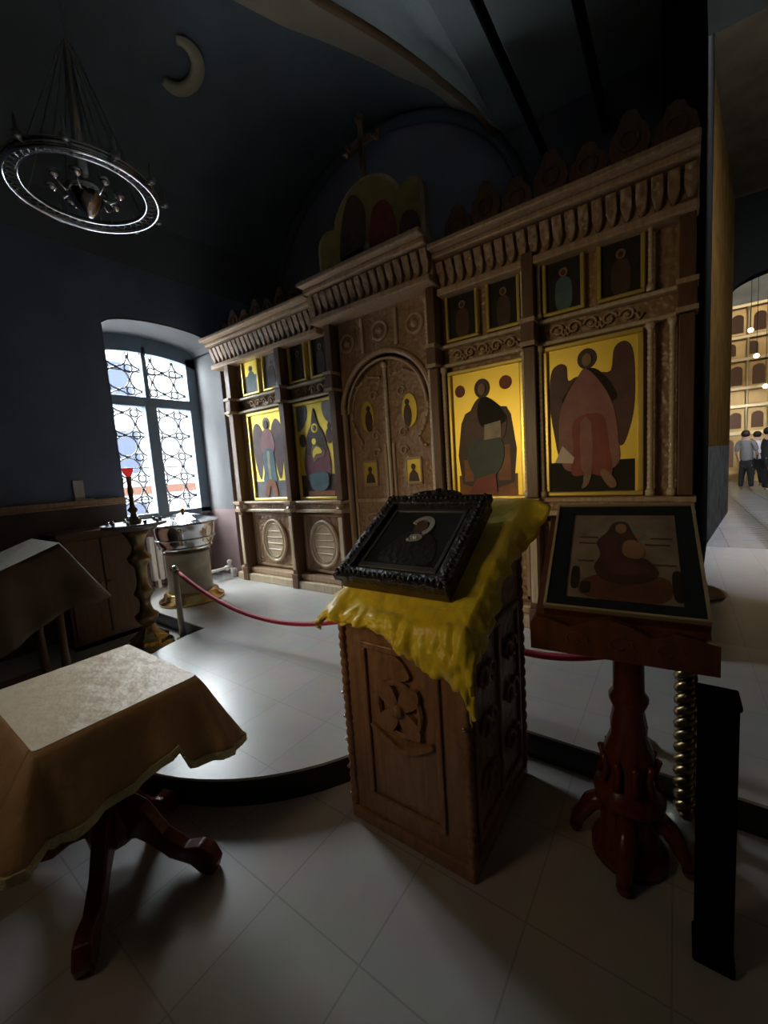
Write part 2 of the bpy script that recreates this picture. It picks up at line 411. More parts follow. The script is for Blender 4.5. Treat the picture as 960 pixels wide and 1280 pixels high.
# hall iconostasis
hi = thing('gilded_iconostasis', 'tall golden screen of arches at the far end of the bright hall', 'iconostasis', (3, 20.6, .15))
L = (3, 20.6, .15)
b = MB().box(-1, 7, 20.6, 20.9, .15, 6.6)
part('screen_wall', b, 'hgold', hi, L)
b = MB()
for z in (1.9, 2.9, 3.55, 4.6, 5.4, 6.5): b.box(-1, 7, 20.45, 20.62, z, z+.13)
split_parts('cornice', b, 'hgold_l', hi, loc=L, bevel=.02)
for tier, (z0, h) in enumerate([(.7, .9), (2.15, .45), (3.1, .0), (3.75, .55), (4.85, .3), (5.65, .5)]):
    if h == 0: continue
    for k in range(9):
        x = 1.0+k*.62-(0 if tier % 2 else .2)
        poly = [(x, z0), (x+.34, z0)]+ellipse(x+.17, z0+h, .17, .15, 8, 0, PI)
        part('niche', MB().prism(poly, 20.56, 20.61), 'hdark', hi, L)
b = MB()
for k in range(11):
    x = .85+k*.62; b.lathe([(.06, .15), (.05, .3), (.045, 6.3), (.07, 6.5)], (x, 20.5, 0), 10)
split_parts('column', b, 'hgold_l', hi, loc=L, smooth=True)
b = MB().prism([(-1, 6.6), (7, 6.6), (7, 7.3)]+ellipse(3, 7.3, 4, 1.5, 20, 0, PI)+[(-1, 7.3)], 20.65, 20.85)
part('upper_gable', b, 'hgrey', hi, L)
# hall chandelier glints
for (x, y, z) in ((1.80, 17.2, 5.0), (2.02, 17.8, 4.3), (2.35, 18.6, 3.4)):
    t = thing('hall_lamp', {5.0: 'topmost of the small glowing globe lamps in the hall arch', 4.3: 'middle of the three small globe lamps hanging in the hall', 3.4: 'lowest small globe lamp above the people in the hall'}[z], 'lamp', (x, y, z), 'globe lamps in the hall')
    part('globe', MB().ball((x, y, z), .07, 12), 'lampglass', t, (x, y, z), smooth=True)
    part('cord', MB().tube([(x, y, z+.06), (x, y, 9)], .008, 6), 'iron', t, (x, y, z))

# ------------------------------------------------------------------ iconostasis
Z0 = .15
IL = (-2.4, 3.5, Z0)
ic = thing('iconostasis', 'carved oak icon screen with arched double doors and gilded icon rows', 'iconostasis', IL)
def ip(name, mb, m, parent=None, **k): return part(name, mb, m, parent or ic, loc=IL, **k)
# backing
b = MB_sp = MB()
acx, arx, asz = -2.375, .545, 2.15
top = ellipse(acx, asz, arx, .55, 24, 0, PI)
for i in range(24):
    (x1, z1), (x0, z0) = top[i], top[i+1]
    b.prism([(x0, z0), (x1, z1), (x1, 3.12), (x0, 3.12)], 3.40, 3.56)
split_parts('backing_panel', b, 'wood', ic, loc=IL) if False else None
ip('spandrel_panel', MB_sp, 'wood')
for x0, x1 in ((-5.08, -2.93), (-1.82, .10)): ip('backing_panel', MB().box(x0, x1, 3.44, 3.56, Z0, 3.12), 'wood')
# arch moulding
b = MB(); b.tube([(acx+(arx-.0)*math.cos(a), 3.385, asz+.55*math.sin(a)) for a in [PI*i/30 for i in range(31)]], .028, 8)
b.tube([(acx+(arx-.07)*math.cos(a), 3.395, asz+.48*math.sin(a)) for a in [PI*i/30 for i in range(31)]], .014, 6)
ip('arch_moulding', b, 'wood_plain', smooth=True)
# base steps and rails
def run(segs, y0, z0, z1, mm, name, bev=.01):
    for x0, x1 in segs: ip(name, MB().box(x0, x1, y0, 3.44, z0, z1), mm, bevel=bev)
segs = [(-5.0, -2.93), (-1.82, .10)]
run(segs, 3.28, Z0, .25, 'wood_pale', 'base_step')
run(segs, 3.33, .25, .33, 'wood_plain', 'plinth_moulding', .02)
run(segs, 3.33, 1.09, 1.135, 'wood_pale', 'rail_moulding', .015)
run(segs, 3.35, 1.135, 1.20, 'wood', 'rail_band')
run(segs, 3.31, 1.20, 1.235, 'wood_plain', 'sill_moulding', .012)
run(segs, 3.36, 2.40, 2.43, 'wood_pale', 'frieze_moulding', .01)
run(segs, 3.36, 2.565, 2.595, 'wood_pale', 'frieze_cap', .01)
# lower panels with oval text medallions
def medallion(cx, cz_, rx, rz):
    b = MB().prism(ellipse(cx, cz_, rx, rz, 28), 3.40, 3.44)
    o = ip('oval_medallion', b, 'wood_pale')
    b = MB().tube([(cx+rx*math.cos(a), 3.395, cz_+rz*math.sin(a)) for a in [2*PI*i/32 for i in range(32)]], .02, 8, closed=True)
    b.tube([(cx+(rx-.05)*math.cos(a), 3.395, cz_+(rz-.05)*math.sin(a)) for a in [2*PI*i/32 for i in range(32)]], .008, 6, closed=True)
    ip('medallion_rim', b, 'wood_pale', o, smooth=True)
    b = MB()
    for k in (-.12, -.04, .04, .12):
        h = (rx-.07)*math.sqrt(1-(k/rz)**2); b.tube([(cx-h, 3.395, cz_+k), (cx+h, 3.395, cz_+k)], .008, 6)
    ip('medallion_ridge', b, 'wood_pale', o)
def lowpanel(x0, x1):
    b = MB()
    for t in (0, .02): b.box(x0+t, x1-t, 3.43-.01*t*50, 3.44, .36+t, 1.06-t)
    ip('base_panel', b, 'wood')
    b = MB()
    for (a0, a1, c0, c1) in ((x0, x1, .36, .385), (x0, x1, 1.035, 1.06), (x0, x0+.025, .36, 1.06), (x1-.025, x1, .36, 1.06)): b.box(a0, a1, 3.405, 3.44, c0, c1)
    for sx, sz in ((x0+.07, .43), (x1-.07, .43), (x0+.07, .99), (x1-.07, .99)):
        b.tube([(sx+.035*math.cos(a)*(1-a/9), 3.41, sz+.035*math.sin(a)*(1-a/9)) for a in [.4*i for i in range(16)]], .008, 6)
    split_parts('panel_moulding', b, 'wood_plain', ic, loc=IL)
for x0, x1 in ((-4.66, -3.90), (-3.70, -3.06), (-1.68, -1.00), (-.84, -.18)):
    lowpanel(x0, x1); medallion((x0+x1)/2, .71, min(.22, (x1-x0)/2-.08), .27)
# friezes with scroll carving
def scrolls(x0, x1, z, r, n, y=3.42, m='wood_plain', name='frieze_scroll'):
    b = MB()
    for k in range(n):
        cx = x0+(x1-x0)*(k+.5)/n; s = 1 if k % 2 else -1
        b.tube([(cx+s*r*(1-a/10)*math.cos(a), y, z+r*(1-a/10)*math.sin(a)) for a in [.45*i for i in range(18)]], .011, 6)
        b.tube([(cx-s*r, y, z), (cx-s*r*1.4, y, z-r*.9), (cx-s*r*1.9, y, z-r*.2)], .011, 6)
        b.ball((cx, y, z), .017, 8)
    return ip(name, b, m, smooth=True)
for x0, x1 in ((-4.62, -3.88), (-3.72, -3.04), (-1.68, -1.0), (-.85, -.18)):
    scrolls(x0+.05, x1-.05, 2.50, .05, 5)
# spandrel over the doors: framed squares with bosses
for cx, czz in ((-2.80, 2.87), (-2.38, 2.90), (-1.98, 2.87)):
    b = MB().tube([(cx+.085*math.cos(a), 3.395, czz+.085*math.sin(a)) for a in [2*PI*i/20 for i in range(20)]], .018, 8, closed=True)
    b.ball((cx, 3.40, czz), .04, 12)
    ip('carved_boss', b, 'wood_plain', smooth=True)
for x in (-2.59, -2.18): ip('spandrel_strip', MB().box(x-.018, x+.018, 3.37, 3.40, 2.72, 3.06), 'wood_plain', bevel=.005)
def bead(x, y, z0, z1, r, pitch, m, name, base=True):
    b = MB(); n = int((z1-z0)/pitch)
    prof = []
    for k in range(n*4+1):
        z = z0+(z1-z0)*k/(n*4); prof.append((r*(.78+.22*abs(math.sin(k*PI/4))), z))
    b.lathe(prof, (x, y, 0), 10)
    if base:
        b.lathe([(r*1.5, z0-.0), (r*1.5, z0+.03), (r, z0+.05)], (x, y, 0), 12); b.lathe([(r, z1-.05), (r*1.5, z1-.03), (r*1.5, z1)], (x, y, 0), 12)
    return ip(name, b, m, smooth=True)
# pilasters
def pilaster(x, w=.05, y0=3.26, top=3.08):
    b = MB().box(x-w, x+w, y0, 3.44, Z0, .33).box(x-w*.85, x+w*.85, y0+.02, 3.44, .33, 1.10)
    b.box(x-w*.85, x+w*.85, y0+.03, 3.44, 1.24, 2.40).box(x-w, x+w, y0, 3.44, 2.40, 2.60).box(x-w*.85, x+w*.85, y0+.03, 3.44, 2.60, top)
    ip('pilaster', b, 'wood_dark', bevel=.006)
    b = MB().box(x-w*1.15, x+w*1.15, y0-.02, 3.44, 1.10, 1.14).box(x-w*1.15, x+w*1.15, y0-.02, 3.44, 1.20, 1.235)
    b.box(x-w*1.15, x+w*1.15, y0-.02, 3.44, 2.40, 2.43).box(x-w*1.15, x+w*1.15, y0-.02, 3.44, 2.57, 2.60)
    b.lathe([(.0, 1.14), (w, 1.15), (w*.7, 1.17), (w, 1.195)], (x, y0+.03, 0), 10)
    split_parts('pilaster_moulding', b, 'wood_plain', ic, loc=IL)
    ip('pilaster_face', MB().box(x-w*.55, x+w*.55, y0+.008, y0+.03, .38, 1.05), 'wood_pale', bevel=.005)
for x in (-4.80, -3.80, -2.985, -.925): pilaster(x)
pilaster(-1.755, .045)
pilaster(.045, .05, 3.30)
for x in (-3.865, -3.045, -1.69, -.985, -.865, -.15, -.03):
    bead(x, 3.36, 1.24, 2.40, .020 if x not in (-.15, -.03) else .019, .035, 'wood_pale', 'beaded_colonnette')
bead(-1.835, 3.37, .3, 3.05, .02, .035, 'wood_pale', 'beaded_colonnette')
for x in (-3.865, -.865, -.985, -.15): bead(x, 3.37, 2.60, 3.06, .016, .03, 'wood_pale', 'upper_colonnette')
# cornice
def cornice(x0, x1, dy, dz, name='cornice'):
    o = ip(name, MB().box(x0, x1, 3.40-dy-.08, 3.56, 3.06+dz, 3.12+dz).box(x0, x1, 3.36-dy-.10, 3.56, 3.34+dz, 3.385+dz)
        .box(x0, x1, 3.30-dy-.12, 3.56, 3.385+dz, 3.43+dz).box(x0, x1, 3.40-dy, 3.56, 3.12+dz, 3.34+dz), 'wood_plain', bevel=.012)
    n = int((x1-x0)/.085)
    b = MB()
    for k in range(n):
        cx = x0+(x1-x0)*(k+.5)/n
        prof = [(cx-.032, 3.32+dz), (cx-.034, 3.22+dz), (cx-.02, 3.16+dz), (cx, 3.135+dz), (cx+.02, 3.16+dz), (cx+.034, 3.22+dz), (cx+.032, 3.32+dz)]
        nn = len(prof)
        vs = [(x, 3.40-dy, z) for x, z in prof]+[(x, 3.40-dy-.03-.07*(z-3.135-dz)/.18, z) for x, z in prof]
        b.add(vs, [tuple(range(nn, 2*nn))]+[(i, i+nn, (i+1) % nn+nn, (i+1) % nn) for i in range(nn)])
    ip('cornice_leaf', b, 'wood', o, bevel=.006)
cornice(-5.12, -3.12, .04, -.03)
cornice(-3.12, -1.69, .14, .03, 'centre_cornice')
cornice(-1.69, .10, .02, -.07)
# carved crest on top
def crest(x0, x1, zb, h, n):
    for k in range(n):
        cx = x0+(x1-x0)*(k+.5)/n; w = (x1-x0)/n*.5; hh = h*(1 if k % 2 else .82)
        poly = [(cx-w*.95, zb), (cx+w*.95, zb), (cx+w*.7, zb+hh*.25), (cx+w*.98, zb+hh*.45), (cx+w*.85, zb+hh*.68), (cx+w*.55, zb+hh*.78), (cx+w*.35, zb+hh*.95), (cx, zb+hh),
                (cx-w*.35, zb+hh*.95), (cx-w*.55, zb+hh*.78), (cx-w*.85, zb+hh*.68), (cx-w*.98, zb+hh*.45), (cx-w*.7, zb+hh*.25)]
        b = MB().prism(poly, 3.40, 3.46)
        b.tube([(cx+w*.45*math.cos(a), 3.395, zb+hh*.55+w*.45*math.sin(a)) for a in [2*PI*i/14 for i in range(14)]], .012, 6, closed=True)
        ip('crest_palmette', b, 'wood_dark')
crest(-5.05, -3.2, 3.40, .33, 8)
crest(-1.64, .10, 3.36, .42, 7)
# royal doors: two leaves under the arch
def door_leaf(x0, x1, side):
    pts = [(x0, Z0), (x1, Z0)]
    xs_ = [x1+(x0-x1)*i/12 for i in range(13)]
    for x in xs_: pts.append((x, asz+.49*math.sqrt(max(0, 1-((x-acx)/(arx-.03))**2))))
    leaf = ip('door_leaf', MB().prism(pts, 3.46, 3.53), 'wood')
    cx = (x0+x1)/2
    # S curve beading around the teardrop icon
    b = MB()
    s = side
    cv = [(cx-s*.20, 2.47), (cx-s*.05, 2.50), (cx+s*.10, 2.42), (cx+s*.185, 2.26), (cx+s*.20, 2.08), (cx+s*.14, 1.93), (cx+s*.08, 1.84), (cx+s*.12, 1.76), (cx+s*.2, 1.74)]
    sm = []
    for i in range(len(cv)-1):
        for t in (0, .5): sm.append((cv[i][0]*(1-t)+cv[i+1][0]*t, 3.45, cv[i][1]*(1-t)+cv[i+1][1]*t))
    b.tube(sm, lambda t: .018, 8)
    for p in sm: b.ball((p[0], 3.435, p[2]), .016, 6)
    ip('curved_beading', b, 'wood_plain', leaf, smooth=True)
    # teardrop icon
    poly = ellipse(cx-s*.01, 2.10, .085, .16, 20)
    tdi = ip('teardrop_icon', MB().prism(poly, 3.44, 3.46), 'gold', leaf)
    ip('icon_figure', MB().prism(ellipse(cx-s*.03, 2.07, .035, .10, 12), 3.43, 3.44).prism(ellipse(cx-s*.03, 2.19, .022, .03, 12), 3.43, 3.44), 'brown_fig', tdi) if False else None
    ip('icon_figure', MB().prism(ellipse(cx-s*.03, 2.05, .045, .11, 12), 3.432, 3.441).prism(ellipse(cx-s*.03, 2.18, .024, .03, 12), 3.432, 3.441), 'brown_fig', leaf)
    ip('square_icon', MB().box(cx-.075, cx+.075, 3.44, 3.46, 1.40, 1.62), 'gold', leaf)
    ip('icon_figure', MB().prism(ellipse(cx, 1.55, .024, .03, 12), 3.432, 3.441).prism([(cx-.06, 1.405), (cx+.06, 1.405), (cx+.045, 1.48), (cx, 1.53), (cx-.045, 1.48)], 3.432, 3.441), 'brown_fig', leaf)
    b = MB()
    for (a0, a1, c0, c1) in ((cx-.095, cx+.095, 1.375, 1.40), (cx-.095, cx+.095, 1.62, 1.645), (cx-.095, cx-.075, 1.38, 1.64), (cx+.075, cx+.095, 1.38, 1.64),
                             (x0+.03, x1-.03, 1.20, 1.24), (x0+.03, x1-.03, .30, .36), (x0+.02, x0+.05, .3, 1.8), (x1-.05, x1-.02, .3, 1.8)):
        b.box(a0, a1, 3.435, 3.46, c0, c1)
    ip('door_moulding', b, 'wood_plain', leaf, bevel=.005)
    b = MB()
    for k in range(4):
        z = .45+k*.19
        b.tube([(cx+.12*math.cos(a)*(1-a/12), 3.45, z+.07*math.sin(a)*(1-a/12)) for a in [.4*i for i in range(22)]], .012, 6)
    for z in (1.72, 1.90, 2.30): b.tube([(cx-s*.1+.05*math.cos(a)*(1-a/12), 3.45, z+.05*math.sin(a)*(1-a/12)) for a in [.4*i for i in range(18)]], .011, 6)
    split_parts('door_scroll', b, 'wood_plain', leaf, loc=IL, smooth=True)
    return leaf
door_leaf(-2.90, -2.40, -1); rl = door_leaf(-2.37, -1.85, 1)
bead(-2.385, 3.44, .2, 2.60, .022, .04, 'wood_pale', 'door_post_beading')
# side posts of the door
for x0, x1 in ((-2.935, -2.90), (-1.86, -1.815)): ip('door_jamb', MB().box(x0, x1, 3.38, 3.44, Z0, 2.3), 'wood_plain', bevel=.006)

# ------------------------------------------------------------------ icons
YI = 3.40
def icon(name, label, x0, x1, z0, z1, figs, ground='gold', fw=.035, group='large painted icons of the lower row', depth=.04, frame='gold_frame'):
    L = ((x0+x1)/2, YI, z0)
    t = thing(name, label, 'icon', L, group)
    part('gilded_panel', MB().box(x0+fw*.5, x1-fw*.5, YI+.01, YI+.04, z0+fw*.5, z1-fw*.5), ground, t, L)
    b = MB()
    for (a0, a1, c0, c1) in ((x0, x1, z0, z0+fw), (x0, x1, z1-fw, z1), (x0, x0+fw, z0+fw, z1-fw), (x1-fw, x1, z0+fw, z1-fw)): b.box(a0, a1, YI-.02, YI+.04, c0, c1)
    part('frame', b, frame, t, L, bevel=.008)
    W, H = x1-x0-2*fw, z1-z0-2*fw
    for i, (nm, mm, polys) in enumerate(figs):
        b = MB()
        for poly in polys:
            pp = [(x0+fw+u*W, z0+fw+v*H) for u, v in poly]
            b.prism(pp, YI+.0095-.0016*(i+1), YI+.0105)
        (split_parts if nm in ('wing', 'roundel', 'small_angel', 'spandrel', 'leg', 'throne_seat') else part)(nm, b, mm, t, loc=L)
    return t
def sm(pts, it=2):     # closed Catmull-Rom curve through the outline points
    n = len(pts); q = []; k = 4 if it > 1 else 2
    for i in range(n):
        p0, p1, p2, p3 = pts[i-1], pts[i], pts[(i+1) % n], pts[(i+2) % n]
        for j in range(k):
            t = j/k
            q.append(tuple(.5*(2*b+(c-a)*t+(2*a-5*b+4*c-d)*t*t+(3*b-a-3*c+d)*t**3) for a, b, c, d in zip(p0, p1, p2, p3)))
    return q
def R(u0, u1, v0, v1): return [(u0, v0), (u1, v0), (u1, v1), (u0, v1)]
def E_(u, v, ru, rv, n=20): return ellipse(u, v, ru, rv, n)
# archangel icon, left edge
icon('angel_icon', 'narrow gold icon of a standing winged figure, leftmost of the large icons', -4.60, -3.90, 1.24, 2.38, [
  ('dark_ground', 'grey_p', [R(0, 1, 0, .20)]),
  ('wing', 'wing', [sm([(.36,.80),(.22,.90),(.08,.84),(.04,.6),(.10,.35),(.2,.22),(.3,.4),(.36,.6)]), sm([(.64,.80),(.78,.92),(.93,.84),(.97,.6),(.9,.35),(.8,.22),(.7,.4),(.64,.6)])]),
  ('halo', 'skin_p', [E_(.5, .88, .11, .075)]),
  ('robe', 'rose', [sm([(.36,.78),(.5,.82),(.64,.78),(.72,.6),(.6,.52),(.4,.52),(.28,.6)])]),
  ('tunic', 'teal_p', [sm([(.36,.56),(.64,.56),(.68,.3),(.7,.2),(.3,.2),(.32,.3)])]),
  ('sash', 'cream_p', [R(.46, .54, .2, .56)]),
  ('leg', 'orange_p', [sm([(.38,.2),(.62,.2),(.7,.03),(.6,.02),(.5,.14),(.4,.02),(.3,.03)])]),
  ('head', 'brown_fig', [E_(.5, .87, .06, .05)])])
# Mother and child icon
icon('enthroned_mother_icon', 'narrow gold icon of a crimson robed figure with child, left of the doors', -3.71, -3.07, 1.24, 2.38, [
  ('dark_ground', 'brown_fig', [R(0, 1, 0, .24)]),
  ('spandrel', 'grey_p', [sm([(0,.99),(.30,.99),(.28,.85),(.1,.74),(0,.74)], 1), sm([(1,.99),(.74,.99),(.76,.86),(.88,.78),(1,.76)], 1)]),
  ('small_angel', 'wing', [E_(.12, .62, .09, .07), E_(.88, .64, .09, .08), E_(.9, .74, .05, .04)]),
  ('robe', 'crim', [sm([(.26,.56),(.74,.56),(.86,.42),(.86,.26),(.76,.17),(.5,.15),(.24,.17),(.14,.26),(.14,.42)])]),
  ('mantle_top', 'brown_fig', [sm([(.5,.95),(.55,.88),(.60,.78),(.70,.70),(.78,.58),(.74,.46),(.26,.46),(.22,.58),(.30,.70),(.40,.78),(.45,.88)])]),
  ('halo', 'gold', [E_(.5, .74, .09, .05)]),
  ('child', 'skin_p', [sm([(.40,.56),(.50,.585),(.58,.55),(.74,.50),(.70,.43),(.56,.42),(.42,.38),(.36,.46)])]), ('child_halo', 'gold', [E_(.46, .60, .06, .035)]), ('hand', 'gold', [sm([(.5,.54),(.62,.52),(.66,.47),(.5,.46),(.42,.42),(.40,.48)])]),
  ('skirt', 'teal_p', [sm([(.26,.24),(.76,.26),(.78,.12),(.6,.06),(.34,.08)])]),
  ('footstool', 'orange_p', [R(.2, .95, .01, .06)]),
  ('head', 'skin_p', [E_(.5, .74, .04, .03)])])
# seated figure icon
icon('enthroned_figure_icon', 'gold icon of a seated figure in a dark green robe with two roundels', -1.67, -1.00, 1.22, 2.36, [
  ('throne', 'orange_p', [R(.05, .93, .0, .17)]),
  ('throne_back', 'brown_fig', [sm([(.10,.1),(.88,.1),(.86,.63),(.72,.70),(.5,.78),(.28,.70),(.12,.60)], 1)]),
  ('throne_seat', 'orange_p', [R(.66, .84, .12, .40), R(.14, .28, .12, .30)]),
  ('halo', 'brown_fig', [E_(.46, .86, .115, .075)]),
  ('roundel', 'red_p', [E_(.12, .865, .075, .048), E_(.80, .875, .085, .052)]),
  ('robe', 'wing', [sm([(.3,.72),(.46,.80),(.62,.74),(.8,.62),(.72,.44),(.3,.42),(.16,.52)])]),
  ('mantle', 'icon_dark', [sm([(.46,.79),(.66,.73),(.80,.60),(.66,.55),(.44,.56),(.38,.68)])]),
  ('green_robe', 'green_p', [sm([(.26,.44),(.5,.47),(.74,.42),(.70,.22),(.40,.08),(.30,.16),(.20,.30)])]),
  ('book', 'cream_p', [[(.48,.57),(.72,.59),(.72,.46),(.47,.45)]]),
  ('footcloth', 'red_p', [[(.34,.14),(.62,.18),(.64,.03),(.2,.02)]]),
  ('head', 'skin_p', [E_(.46, .85, .055, .045)])])
# big archangel icon
icon('archangel_icon', 'large gold icon of a winged figure in a rose robe, nearest the right pier', -.85, -.19, 1.24, 2.39, [
  ('dark_ground', 'icon_dark', [R(0.01, .97, .0, .21)]),
  ('wing', 'wing', [sm([(.36,.78),(.24,.78),(.22,.88),(.12,.90),(.03,.84),(.01,.62),(.06,.40),(.12,.24),(.24,.26),(.3,.5)]), sm([(.58,.78),(.72,.80),(.76,.94),(.88,.97),(.96,.88),(.97,.6),(.92,.42),(.82,.30),(.7,.5)])]),
  ('halo', 'brown_fig', [E_(.46, .905, .11, .068)]),
  ('mantle', 'icon_dark', [sm([(.22,.70),(.42,.83),(.58,.82),(.74,.70),(.74,.60),(.2,.62)])]),
  ('robe', 'rose', [sm([(.44,.84),(.58,.76),(.74,.58),(.8,.34),(.76,.16),(.28,.14),(.14,.22),(.12,.5),(.2,.66),(.36,.80)])]),
  ('tunic', 'red_p', [sm([(.30,.50),(.62,.52),(.70,.30),(.72,.10),(.5,.12),(.27,.12),(.29,.3)])]),
  ('tunic_fold', 'rose', [sm([(.38,.48),(.5,.48),(.5,.14),(.38,.16)], 1)]),
  ('scroll', 'white_p', [[(.16,.33),(.3,.24),(.28,.20),(.06,.21)]]),
  ('leg', 'skin_p', [sm([(.42,.14),(.5,.14),(.46,.05),(.38,.02),(.40,.06)]), sm([(.60,.14),(.68,.14),(.78,.05),(.72,.02),(.64,.07)])]),
  ('head', 'skin_p', [E_(.46, .895, .055, .042)])])
# small upper icons
def small(x0, x1, label, z0=2.61, z1=3.02, ground='icon_dark', fig='brown_fig', extra=None):
    f = [('figure', fig, [sm([(.3,.05),(.7,.05),(.74,.5),(.6,.66),(.4,.66),(.26,.5)])]), ('halo', 'skin_p', [E_(.5, .76, .13, .09)]), ('head', 'brown_fig', [E_(.5, .75, .07, .055)])]
    if extra: f = extra+f
    return icon('small_icon', label, x0, x1, z0, z1, f, ground, .028, 'small icons of the upper row')
small(-4.62, -4.28, 'small gilt framed icon with a painted pale blue reflection, leftmost of the upper row', z1=3.06, ground='gold', fig='teal_p', extra=[('painted_reflection', 'grey_p', [R(.05, .95, .02, .55)])])  # pale reflection painted on the icon as a flat grey patch
small(-4.20, -3.90, 'small gilt framed icon, second from the window in the upper row', z1=3.06, ground='grey_p')
small(-3.72, -3.43, 'small dark gilt framed icon above the crimson robed figure, left one', z1=3.06)
small(-3.36, -3.07, 'small dark icon beside the carved door arch, left of it', z1=3.06)
small(-1.66, -1.36, 'small dark gilt framed icon just right of the door arch')
small(-1.29, -1.01, 'small dark gilt framed icon above the green robed seated figure, right one')
small(-.84, -.55, 'small dark gilt framed icon above the large winged figure, left one', fig='teal_p')
small(-.47, -.18, 'darkest small icon, rightmost of the upper row')
# crowning trefoil icon
L = (-2.43, 3.38, 3.46)
t = thing('crowning_icon', 'lobed dark gold icon standing on top of the centre cornice', 'icon', L)
def trefoil(s):
    c = (-2.43, 3.85)
    pts = [(-3.07, 3.455), (-1.79, 3.455)]+ellipse(-1.93, 3.92, .14, .16, 8, 0, PI*.75)+ellipse(-2.43, 3.90, .42, .40, 16, PI*.12, PI*.88)+ellipse(-2.93, 3.86, .14, .14, 8, PI*.25, PI)
    return [(c[0]+(x-c[0])*s, max(3.455+(1-s)*.5, c[1]+(z-c[1])*s)) for x, z in pts]
b = MB().prism(trefoil(1), 3.36, 3.42); part('frame', b, 'wood_plain', t, L)
part('gilded_panel', MB().prism(trefoil(.93), 3.345, 3.361), mat('aged_gold', (.42, .30, .08), .4, .3, noise=5), t, L)
for nm, mm, poly in (('dark_figure', 'brown_fig', sm([(-2.75,3.62),(-2.5,3.6),(-2.42,3.95),(-2.5,4.15),(-2.62,4.17),(-2.72,3.95)])),
                     ('red_figure', 'red_p', sm([(-2.38,3.6),(-2.1,3.6),(-2.1,3.85),(-2.2,4.0),(-2.34,3.95)])),
                     ('cloth', 'cream_p', [(-2.75,3.56),(-2.35,3.58),(-2.35,3.70),(-2.72,3.68)]),
                     ('side_figure', 'brown_fig', sm([(-2.06,3.55),(-1.85,3.55),(-1.86,3.75),(-2.0,3.8)]))):
    part(nm, MB().prism(poly, 3.338, 3.346), mm, t, L)
# cross on top
L = (-2.45, 3.40, 4.28)
t = thing('cross', 'dark trefoil ended cross on top of the crowning icon', 'cross', L)
b = MB().box(-2.475, -2.425, 3.385, 3.415, 4.27, 4.82).box(-2.60, -2.30, 3.385, 3.415, 4.60, 4.655)
for x, z in ((-2.45, 4.84), (-2.62, 4.63), (-2.28, 4.63)):
    for dx, dz in ((0, .03), (.03, 0), (-.03, 0), (0, -.03)): b.ball((x+dx, 3.40, z+dz), .03, 8)
part('cross_body', b, 'wood_dark', t, L)
part('cross_foot', MB().lathe([(.06, 4.25), (.03, 4.30), (.045, 4.34), (.02, 4.4)], (-2.45, 3.40, 0), 12), 'wood_dark', t, L, smooth=True)

# ------------------------------------------------------------------ main lectern
LX0, LX1, LY0, LY1 = -1.165, -.60, 1.235, 1.86
L = (-.9, 1.55, 0)
lt = thing('lectern', 'carved wooden box lectern with sloped top in the centre foreground', 'lectern', L)
def lp(n, mb, m, p=None, **k): return part(n, mb, m, p or lt, loc=L, **k)
zf, zb = .965, 1.31
b = MB().add([(LX0,LY0,.05),(LX1,LY0,.05),(LX1,LY1,.05),(LX0,LY1,.05),(LX0,LY0,zf),(LX1,LY0,zf),(LX1,LY1,zb),(LX0,LY1,zb)],
   [(0,3,2,1),(4,5,6,7),(0,1,5,4),(1,2,6,5),(2,3,7,6),(3,0,4,7)])
lp('body', b, 'lwood')
s_ = (zb-zf)/(LY1-LY0)
b = MB().add([(LX0-.02,LY0-.02,zf-.012),(LX1+.02,LY0-.02,zf-.012),(LX1+.02,LY1+.02,zb+.012),(LX0-.02,LY1+.02,zb+.012),
   (LX0-.02,LY0-.02,zf+.013),(LX1+.02,LY0-.02,zf+.013),(LX1+.02,LY1+.02,zb+.037),(LX0-.02,LY1+.02,zb+.037)],
   [(0,3,2,1),(4,5,6,7),(0,1,5,4),(1,2,6,5),(2,3,7,6),(3,0,4,7)])
lp('top_board', b, 'lwood')
lp('plinth', MB().box(LX0-.012, LX1+.012, LY0-.015, LY1+.012, 0, .06), 'lwood', bevel=.008)
# front: beaded frame, panel, carved cross ornament
b = MB()
for (a0, a1, c0, c1) in ((LX0+.10, LX1-.10, .82, .85), (LX0+.10, LX1-.10, .14, .17), (LX0+.10, LX0+.125, .17, .82), (LX1-.125, LX1-.10, .17, .82)): b.box(a0, a1, LY0-.014, LY0, c0, c1)
lp('front_panel_frame', b, 'lwood', bevel=.006)
cx = (LX0+LX1)/2
b = MB()
for k in range(4):
    a = PI/4+k*PI/2; dx, dz = math.cos(a), math.sin(a)
    poly = sm([(cx+dx*.02-dz*.02, .60+dz*.02+dx*.02), (cx+dx*.085-dz*.04, .60+dz*.095+dx*.04), (cx+dx*.13, .60+dz*.14), (cx+dx*.085+dz*.04, .60+dz*.095-dx*.04), (cx+dx*.02+dz*.02, .60+dz*.02-dx*.02)])
    b.prism(poly, LY0-.022, LY0)
b.tube([(cx+.10*math.cos(a), LY0-.012, .60+.11*math.sin(a)) for a in [2*PI*i/20 for i in range(20)]], .012, 6, closed=True)
b.ball((cx, LY0-.02, .60), .03, 10)
b.prism(sm([(cx-.02, .44), (cx+.02, .44), (cx+.14, .50), (cx+.13, .47), (cx, .41), (cx-.13, .47), (cx-.14, .50)][::-1], 1), LY0-.018, LY0)
b.prism(sm([(cx-.06, .75), (cx, .82), (cx+.06, .75), (cx, .72)]), LY0-.016, LY0)
lp('carved_cross', b, 'lwood')
